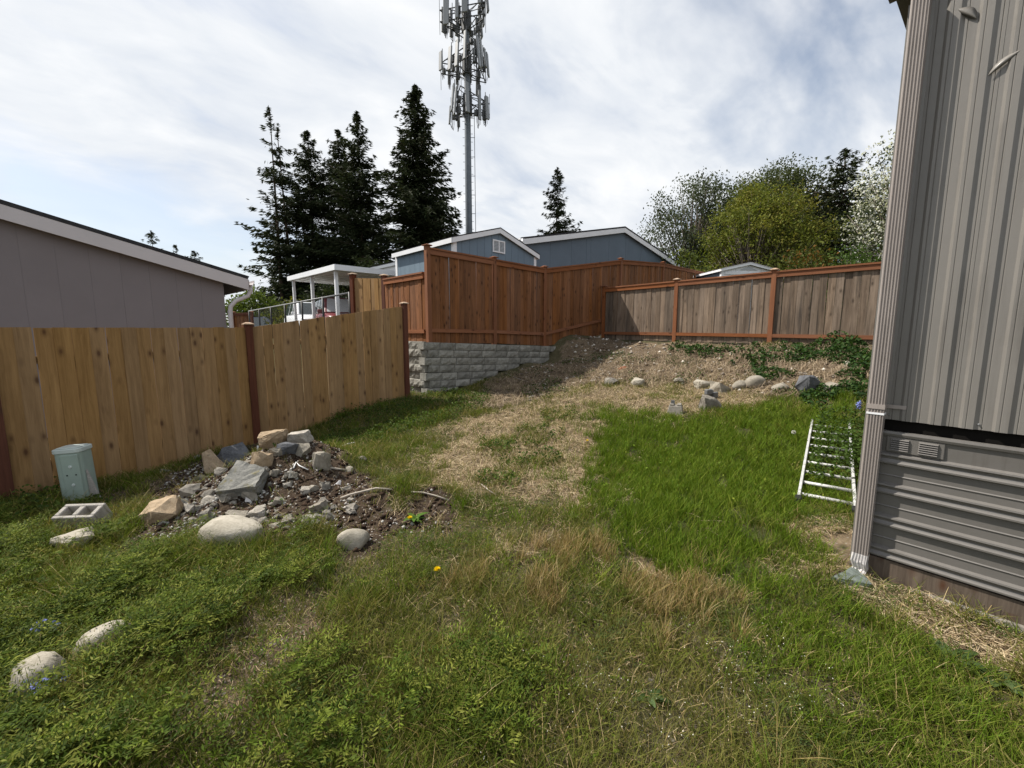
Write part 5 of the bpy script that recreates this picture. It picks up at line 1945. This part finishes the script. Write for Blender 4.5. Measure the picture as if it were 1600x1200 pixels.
# lush lawn patch
k = (lu & (R0 < .85) & (n2 < .66)) | (ri_ & ~lu & (R0 < .50) & (n2 < .58))
n = k.sum()
h = (.06 + .13 * RNG.random(n)) * (.45 + 1.1 * n2[k]) * np.where(ri_[k], .8, 1.0)
blades('grass', 'long bright green lawn grass in front of the ladder', x[k], y[k], h, .0042 * np.sqrt(np.maximum(dist[k], 2) / 3.2), h * (.25 + .55 * RNG.random(n)), pick(LUSH, n, .4))

# ordinary rough grass over the rest of the yard
dens = np.where(st, .08 + .5 * ((n2 > .60) & ~sr_), np.where(li, .03, np.where(so, .05, np.where(ru, .02, .78))))
dens = dens * np.where(patch > .61, .35, np.where(patch > .56, .7, 1.0))
dens = np.where(cl_, .8, np.where(ve, .80, np.where(fo, .5, dens)))
dens = np.where(wo_ & ~ve, dens * .6, dens)
dens = np.where(so & (n2 > .64), .5, np.where(so, .05, dens))
k = (~lu) & (R0 < dens) & ~iv
n = k.sum()
tuft = fbm(x[k], y[k], 4.5, 35)
h = (.035 + .10 * RNG.random(n) ** 1.5) * (.4 + 1.4 * tuft) * np.where(ve[k], 1.35, 1.0)
yel = np.clip((fbm(x[k], y[k], 1.6, 37) - .40) * 4, 0, 1)[:, None]
c = pick(MID, n, .45) * (1 - .42 * yel) + pick([(.17, .15, .045), (.20, .165, .06)], n, .4) * .42 * yel
dry = RNG.random(n) < .11
c[dry] = pick(DRY, dry.sum(), .4)
blades('rough_grass', 'patchy rough grass over the yard', x[k], y[k], h, .0040 * np.sqrt(np.maximum(dist[k], 1.6) / 3.0), h * (.3 + .8 * RNG.random(n)), c)

# taller tufts
tx, ty = pool(1500, .9, 8.0, 1.6, .8)
zk = ~(zone('litter', tx, ty) | zone('rubble', tx, ty) | zone('straw', tx, ty) | (zone('soil', tx, ty) & (RNG.random(len(tx)) < .7)))
tx, ty = tx[zk], ty[zk]
m_ = 46
X = np.repeat(tx, m_) + RNG.normal(size=len(tx) * m_) * .055
Y = np.repeat(ty, m_) + RNG.normal(size=len(tx) * m_) * .055
tc_ = np.repeat(pick(LUSH + MID + [(.10, .12, .02)], len(tx), .3), m_, 0)
th_ = np.repeat(.06 + .13 * RNG.random(len(tx)) ** 1.6, m_)
ok = keep_off(X, Y)
X, Y, tc_, th_ = X[ok], Y[ok], tc_[ok], th_[ok]
n = len(X)
h = th_ * (.6 + .6 * RNG.random(n))
blades('grass_tufts', 'taller green grass tufts dotted over the yard', X, Y, h, .0042 * np.sqrt(np.maximum(np.hypot(X, Y), 1.6) / 3), h * (.2 + .8 * RNG.random(n)), tc_ * (.75 + .5 * RNG.random((n, 1))))

# golden seeding grass in the middle foreground
gx, gy = scatter(60000, -1.2, 2.2, 1.3, 3.4)
gp2 = [poly_w([(730, 900), (800, 850), (900, 840), (1000, 870), (1110, 880), (1180, 960), (1100, 1010), (900, 990), (780, 950)])]
ZONES['gold'] = gp2
k = zone('gold', gx, gy, .15) & (fbm(gx, gy, 3, 61) > .51) & keep_off(gx, gy)
k = np.nonzero(k)[0][:9000]
n = len(k)
h = .06 + .13 * RNG.random(n)
blades('seeding_grass', 'golden seeding grass stalks in the middle of the foreground', gx[k], gy[k], h, .0028 + 0 * h, h * (.2 + .5 * RNG.random(n)), pick(RUST + DRY, n, .4), 'dry')


def strands(name, label, x, y, ln, wd, cols, lift=.02, var=.5, cat='straw', mat='dry', flat=.35, fwd=None):
    """dead stalks lying about: two bent strips each"""
    n = len(x)
    a = RNG.random(n) * 6.283 if fwd is None else fwd + RNG.normal(size=n) * .8
    d = np.stack([np.cos(a), np.sin(a)], 1)
    s = np.stack([-d[:, 1], d[:, 0]], 1) * (wd * .5)[:, None]
    bend = RNG.normal(size=n)[:, None] * .25 * ln[:, None] * np.stack([-d[:, 1], d[:, 0]], 1)
    P = np.stack([x, y], 1)
    pts = [P - d * ln[:, None] * .5, P + bend * .5, P + d * ln[:, None] * .5]
    hh = [RNG.random(n) * lift, lift * (.3 + RNG.random(n) * flat * 3), RNG.random(n) * lift]
    vs = []
    for q, h_ in zip(pts, hh):
        z = Z(q[:, 0], q[:, 1]) + .004 + h_
        vs.append(np.column_stack([q - s, z]))
        vs.append(np.column_stack([q + s, z + .001]))
    V_ = np.stack(vs, 1).reshape(-1, 3)
    F_ = ((np.arange(n) * 6)[:, None, None] + np.array([(0, 1, 3, 2), (2, 3, 5, 4)])[None]).reshape(-1, 4)
    c = pick(cols, n, var)
    o = link(name, mesh_np(name, V_, F_, M[mat], np.repeat(c, 6, 0)))
    tag(o, label, cat, kind='stuff')


STRAW = [(.41, .325, .205), (.32, .24, .14), (.50, .41, .27), (.22, .16, .095), (.15, .105, .065)]
x2, y2 = pool(260000, 1.2, 11, 1.5, .8)
ok = keep_off(x2, y2)
x2, y2 = x2[ok], y2[ok]
k = zone('strip', x2, y2, .14, .05) | (zone('straw', x2, y2, .34, .12) & (RNG.random(len(x2)) < .85)) | (zone('straw', x2, y2, .34, .45) & (RNG.random(len(x2)) < .25))
n = k.sum()
strands('dead_straw', 'matted dead straw in pale patches across the yard', x2[k], y2[k], .06 + .16 * RNG.random(n), .0028 * np.sqrt(np.maximum(np.hypot(x2[k], y2[k]), 2) / 3), STRAW, .028)
k = zone('litter', x2, y2, .17, .12) & (RNG.random(len(x2)) < np.where(fbm(x2, y2, 2.4, 77) > .5, .85, .22))
n = k.sum()
strands('dry_vines', 'dry brown vines and litter over the bank below the fences', x2[k], y2[k], .05 + .34 * RNG.random(n) ** 2, .0036 * np.sqrt(np.hypot(x2[k], y2[k]) / 5), [(.30, .235, .16), (.21, .16, .105), (.40, .32, .225), (.14, .10, .07)], .08)
k = ~zone('lush', x2, y2) & ~zone('litter', x2, y2) & ~zone('straw', x2, y2) & (RNG.random(len(x2)) < np.where(zone('rubble', x2, y2), .10, np.where(zone('soil', x2, y2), .45, .30)))
n = k.sum()
strands('thatch', 'scattered dead stalks and thatch between the grass', x2[k], y2[k], .02 + .07 * RNG.random(n) ** 2, .0022 + .0 * x2[k], [(.30, .23, .13), (.22, .165, .09), (.16, .115, .065), (.40, .32, .20)], .02)


# vetch: arching stems with paired leaflets
def sprigs(name, label, x, y, ln, cols, nl=8, leaf=.022, up=.5, cat='weeds', asp=.36, hump=0.0, var=.4):
    n = len(x)
    a = RNG.random(n) * 6.283
    d = np.stack([np.cos(a), np.sin(a)], 1)
    t = (np.arange(nl) + 1) / nl
    s = np.repeat(np.array([-1, 1]), 1)
    hm = np.clip(fbm(x, y, 3.4, 66) - .35, 0, .4) * hump
    z0 = Z(x, y) + .01 + up * .06 * RNG.random(n) + hm * RNG.random(n) ** .5
    rise = up * (.5 + RNG.random(n))
    Cs, Us, Vs = [], [], []
    for tt in t:
        px = x + d[:, 0] * ln * tt
        py = y + d[:, 1] * ln * tt
        pz = z0 + ln * rise * (tt - .55 * tt * tt)
        for sg in (-1, 1):
            sd = np.stack([-d[:, 1] * sg, d[:, 0] * sg], 1)
            u = np.column_stack([sd * .85 + d * .45, .25 + .35 * RNG.normal(size=n)])
            u = unit(u) * (leaf * (.7 + .5 * RNG.random(n)) * (1 - .35 * tt))[:, None]
            v = np.column_stack([d, RNG.normal(size=n) * .4])
            v = unit(v) * (np.linalg.norm(u, axis=1) * asp)[:, None]
            Cs.append(np.column_stack([px, py, pz]) + u); Us.append(u); Vs.append(v)
    P, f = cards(np.concatenate(Cs), np.concatenate(Us), np.concatenate(Vs))
    c = pick(cols, n, var)
    C = np.tile(c, (nl * 2, 1)) * (.8 + .4 * RNG.random((n * nl * 2, 1)))
    o = link(name, mesh_np(name, P, f, M['leaf'], np.repeat(C, 4, 0)))
    tag(o, label, cat, kind='stuff')


VET = [(.078, .112, .014), (.115, .148, .020), (.038, .062, .010), (.165, .182, .034), (.056, .088, .012)]
x3, y3 = pool(90000, .75, 4.6, 1.8, .9)
ok = keep_off(x3, y3)
x3, y3 = x3[ok], y3[ok]
vh = fbm(x3, y3, 3.2, 81)
nst = np.ones(len(x3), bool)
for cx, cy, r in EXC:
    nst &= (x3 - cx) ** 2 + (y3 - cy + .06) ** 2 > (r + .10) ** 2
k = nst & zone('vetch', x3, y3, .17, .10) & (vh > .40 + .18 * RNG.random(len(x3)) + .07 * (x3 > -1.15))
k = np.nonzero(k)[0][:8800]
n = len(k)
sprigs('vetch', 'dense green vetch with fern-like leaflets in the left foreground', x3[k], y3[k], (.05 + .15 * RNG.random(n)) * (.35 + 1.3 * vh[k]), VET, 8, .017, .95, asp=.30, hump=.32, var=.7)
k = ~zone('soil', x3, y3) & ~zone('vetch', x3, y3) & ~zone('lush', x3, y3) & ~zone('rubble', x3, y3) & ~zone('straw', x3, y3) & (fbm(x3, y3, 2.8, 82) > .54)
k = np.nonzero(k)[0][:4500]
n = len(k)
sprigs('creeping_weeds', 'low creeping weeds mixed into the foreground grass', x3[k], y3[k], .05 + .06 * RNG.random(n), [(.070, .10, .024), (.055, .085, .022), (.09, .115, .04)], 5, .010, .5)


# leafy weeds and ivy: many small leaves over the ground
def leaves(name, label, x, y, hmax, leaf, cols, cat='weeds', mat='leaf', var=.5, flat=.6, hump=None):
    n = len(x)
    h = hmax * RNG.random(n) ** .8
    if hump is not None:
        h = h * hump
    C = np.column_stack([x, y, Z(x, y) + .012 + h])
    nrm = unit(np.column_stack([RNG.normal(size=(n, 2)) * flat, .4 + .6 * RNG.random(n)]))
    u = unit(np.cross(nrm, RNG.normal(size=(n, 3)))) * (leaf * (.6 + .6 * RNG.random(n)))[:, None]
    v = unit(np.cross(nrm, u)) * (np.linalg.norm(u, axis=1) * .62)[:, None]
    P, f = cards(C, u, v)
    c = pick(cols, n, var)
    o = link(name, mesh_np(name, P, f, M[mat], np.repeat(c, 4, 0)))
    tag(o, label, cat, kind='stuff')


x4, y4 = pool(260000, 3.5, 11.5, 1.4, .8)
ok = keep_off(x4, y4)
x4, y4 = x4[ok], y4[ok]
hum = np.clip((fbm(x4, y4, 2.2, 91) - .30) * 2.4, 0, 1.4)
k = zone('ivy', x4, y4, .25) & (hum > .28)
k = np.nonzero(k)[0][:15000]
leaves('ivy', 'dark glossy ivy spreading over the bank below the weathered fence', x4[k], y4[k], .22, .038, [(.028, .060, .016), (.040, .078, .022), (.020, .045, .013), (.06, .10, .03)], 'ivy', hump=hum[k])
k = (zone('foot', x4, y4, .2) & (hum > .2)) | (zone('clump', x4, y4, .06) & (RNG.random(len(x4)) < .7))
k = np.nonzero(k)[0][:22000]
leaves('leafy_weeds', 'leafy green weeds along the fence foot and in clumps in the straw', x4[k], y4[k], .20, .020, [(.050, .082, .016), (.065, .105, .02), (.035, .058, .014), (.085, .12, .025)], hump=hum[k] * .9)
k = zone('lush', x4, y4) & (RNG.random(len(x4)) < .04)
leaves('lawn_weeds', 'small broad weeds in the lawn grass', x4[k], y4[k], .12, .018, LUSH)
k = zone('litter', x4, y4, .2) & (fbm(x4, y4, 1.9, 78) > .57) & ~zone('ivy', x4, y4)
k = np.nonzero(k)[0][:3000]
leaves('bank_weeds', 'thin low weeds scattered over the bare bank', x4[k], y4[k], .10, .022, [(.05, .082, .02), (.07, .10, .028), (.04, .06, .018)])
x5, y5 = pool(120000, .8, 9, 1.5, .9)
k = keep_off(x5, y5) & ~zone('soil', x5, y5) & ~zone('rubble', x5, y5) & ~zone('litter', x5, y5) & ~zone('straw', x5, y5) & ~zone('lush', x5, y5) & (fbm(x5, y5, 2.6, 93) > .50)
k = np.nonzero(k)[0][:26000]
leaves('clover', 'small clover and chickweed leaves between the grass', x5[k], y5[k], .045, .0085, MID + LUSH, 'clover')
k = keep_off(x5, y5) & zone('worn', x5, y5, .2)
k = np.nonzero(k)[0][-520:]
leaves('tiny_flowers', 'tiny white flowers dotted over the foreground grass', x5[k], y5[k], .09, .0032, [(.72, .70, .62)], 'flowers', 'petal', .2)

# weeds growing through the ladder
lx, ly = scatter(16000, 2.8, 5.0, 3.7, 6.2)
F_i = FLd.inverted()
loc = np.array([F_i @ Vector((a, b_, 0)) for a, b_ in zip(lx, ly)])
k = (loc[:, 0] > .5) & (loc[:, 0] < 2.9) & (loc[:, 1] < -.05) & (loc[:, 1] > -.6)
k = k & (fbm(lx, ly, 5, 99) > .46)
k = np.nonzero(k)[0][:2600]
leaves('ladder_weeds', 'leafy weeds growing up through the rungs of the ladder', lx[k], ly[k], .30, .022, [(.05, .085, .018), (.065, .11, .022), (.04, .065, .016)])

# ------------------------------------------------------------------ single plants
def dock(label, u, v, n, size, cols, seed, name='dock_plant'):
    r = np.random.default_rng(seed)
    p = G(u, v)
    t = thing(name, (p.x, p.y, p.z), label, 'plant')
    for i in range(n):
        a = i * 2.4 + r.normal() * .3
        L = size * (.6 + .6 * r.random())
        wd_ = L * (.14 + .06 * r.random())
        d = Vector((math.cos(a), math.sin(a), 0)); s_ = Vector((-d.y, d.x, 0))
        el = .55 + .7 * r.random()
        vs, fs = [], []
        N = 6
        for j in range(N + 1):
            q = j / N
            c_ = Vector((p.x, p.y, p.z)) + d * (L * q * math.cos(el * (1 - .6 * q))) + Vector((0, 0, L * (q * math.sin(el) - .55 * q * q)))
            ww = wd_ * (math.sin(math.pi * min(1, q * .93 + .05)) ** .8) + .002
            cup = .25 * ww
            wave = .12 * ww * math.sin(j * 2.1 + i)
            vs += [c_ - s_ * ww + Vector((0, 0, cup + wave)), c_ + Vector((0, 0, 0)), c_ + s_ * ww + Vector((0, 0, cup - wave))]
        for j in range(N):
            b0 = j * 3
            fs += [(b0, b0 + 1, b0 + 4, b0 + 3), (b0 + 1, b0 + 2, b0 + 5, b0 + 4)]
        c = np.array(cols[i % len(cols)]) * (.8 + .4 * r.random())
        link('leaf', mesh_np('leaf', [tuple(q) for q in vs], fs, M['leaf'], np.tile(c, (len(vs), 1)), True), t)


BRD = [(.055, .090, .030), (.070, .110, .036), (.085, .125, .05)]
dock('broad-leaved dock plant in the grass near the bottom right edge', 1490, 1040, 34, .13, BRD, 1)
dock('broad-leaved weed right of the dock plant by the skirting', 1560, 1070, 26, .11, BRD, 2)
dock('low broad-leaved weed left of the dock plant', 1430, 1030, 22, .10, BRD, 3)
dock('upright leafy weed in the middle of the foreground', 786, 1015, 10, .12, BRD, 4)
dock('broad-leaved weed low at the bottom of the photo right of the middle', 1012, 1095, 7, .10, BRD, 5)
dock('dandelion rosette under the yellow flower beside the small soil heap', 648, 815, 12, .13, [(.065, .125, .02), (.08, .14, .025)], 6)
dock('pale-leaved weed right of the large boulder', 410, 905, 7, .11, [(.09, .125, .06)], 7)
dock('small weed growing on the rubble heap', 432, 784, 8, .10, BRD, 8)
dock('leafy plant at the bottom left corner behind the cinder block', 25, 800, 14, .20, BRD, 9)
dock('leafy weed against the cedar fence beside the pedestal', 60, 785, 12, .18, BRD, 10)


def flower(label, u, v, hgt, kind):
    p = G(u, v)
    if kind == 'dandelion':
        t = thing('dandelion', (p.x, p.y, p.z), label, 'flower')
        m = MB(); m.tube([(p.x, p.y, p.z - .01), (p.x + .004, p.y, p.z + hgt * .6), (p.x + .002, p.y - .004, p.z + hgt)], .0022, 6)
        m.build('stem', M['stemgreen'], t, True)
        C, U, V_ = [], [], []
        for i in range(70):
            a = i * 2.39996
            q = math.sqrt(i / 70)
            el = 1.35 - 1.25 * q
            d = np.array([math.cos(a) * math.cos(el), math.sin(a) * math.cos(el), math.sin(el)])
            u_ = d * (.011 + .004 * q)
            C.append(np.array([p.x + .002, p.y - .004, p.z + hgt + .002]) + u_); U.append(u_)
            V_.append(unit(np.cross(d, [[.3, .2, 1]]))[0] * .0034)
        P, f = cards(np.array(C), np.array(U), np.array(V_))
        link('petals', mesh_np('petals', P, f, M['petal'], np.tile(np.array((.80, .60, .01)), (len(P), 1))), t)
    elif kind == 'clock':
        t = thing('dandelion_clock', (p.x, p.y, p.z), label, 'flower')
        m = MB(); m.tube([(p.x, p.y, p.z - .01), (p.x, p.y, p.z + hgt)], .002, 6); m.build('stem', M['stemgreen'], t, True)
        r = np.random.default_rng(5)
        D = unit(r.normal(size=(160, 3)))
        U = D * .016
        V_ = unit(np.cross(D, r.normal(size=(160, 3)))) * .0045
        P, f = cards(np.array([p.x, p.y, p.z + hgt + .012]) + U, U, V_)
        link('seed_head', mesh_np('seed_head', P, f, M['petal'], np.tile(np.array((.6, .6, .58)), (len(P), 1))), t)
    else:
        t = thing('bluebell', (p.x, p.y, p.z), label, 'flower')
        r = random.Random(u)
        m = MB()
        C, U, V_ = [], [], []
        for k in range(6):
            bx_, by_ = p.x + r.uniform(-.05, .05), p.y + r.uniform(-.05, .05)
            hh = hgt * r.uniform(.8, 1.15)
            m.tube([(bx_, by_, p.z - .01), (bx_ + .008, by_, p.z + hh * .7), (bx_ + .02, by_, p.z + hh)], .0022, 5)
            for i in range(9):
                a = i * 2.4
                z = p.z + hh * (.62 + .4 * i / 9)
                d = np.array([math.cos(a), math.sin(a), -.7])
                for w_ in range(4):
                    d2 = unit((d + np.array([math.cos(w_ * 1.57), math.sin(w_ * 1.57), 0]) * .45)[None])[0]
                    u_ = d2 * .014
                    C.append(np.array([bx_ + .012, by_, z]) + d * .008 + u_); U.append(u_)
                    V_.append(unit(np.cross(d2, [[.2, .1, 1]]))[0] * .0070)
        m.build('stem', M['stemgreen'], t, True)
        P, f = cards(np.array(C), np.array(U), np.array(V_))
        link('petals', mesh_np('petals', P, f, M['petal'], np.tile(np.array((.26, .30, .72)), (len(P), 1))), t)


M['stemgreen'] = plain('green_stem', (.08, .12, .03), .6)
flower('large yellow dandelion in the grass in the middle of the foreground', 683, 905, .07, 'dandelion')
flower('yellow dandelion beside the small soil heap', 640, 818, .05, 'dandelion')
flower('small yellow dandelion at the left edge of the lush lawn', 917, 694, .05, 'dandelion')
flower('dandelion seed head in the lawn left of the ladder', 1239, 690, .12, 'clock')
flower('blue flower spikes in the vetch at the left edge, upper cluster', 67, 1010, .13, 'bluebell')
flower('blue flower spikes in front of the pale stone in the bottom left corner', 62, 1098, .14, 'bluebell')
flower('blue flower spikes beside the downspout below the ivy', 1336, 650, .24, 'bluebell')
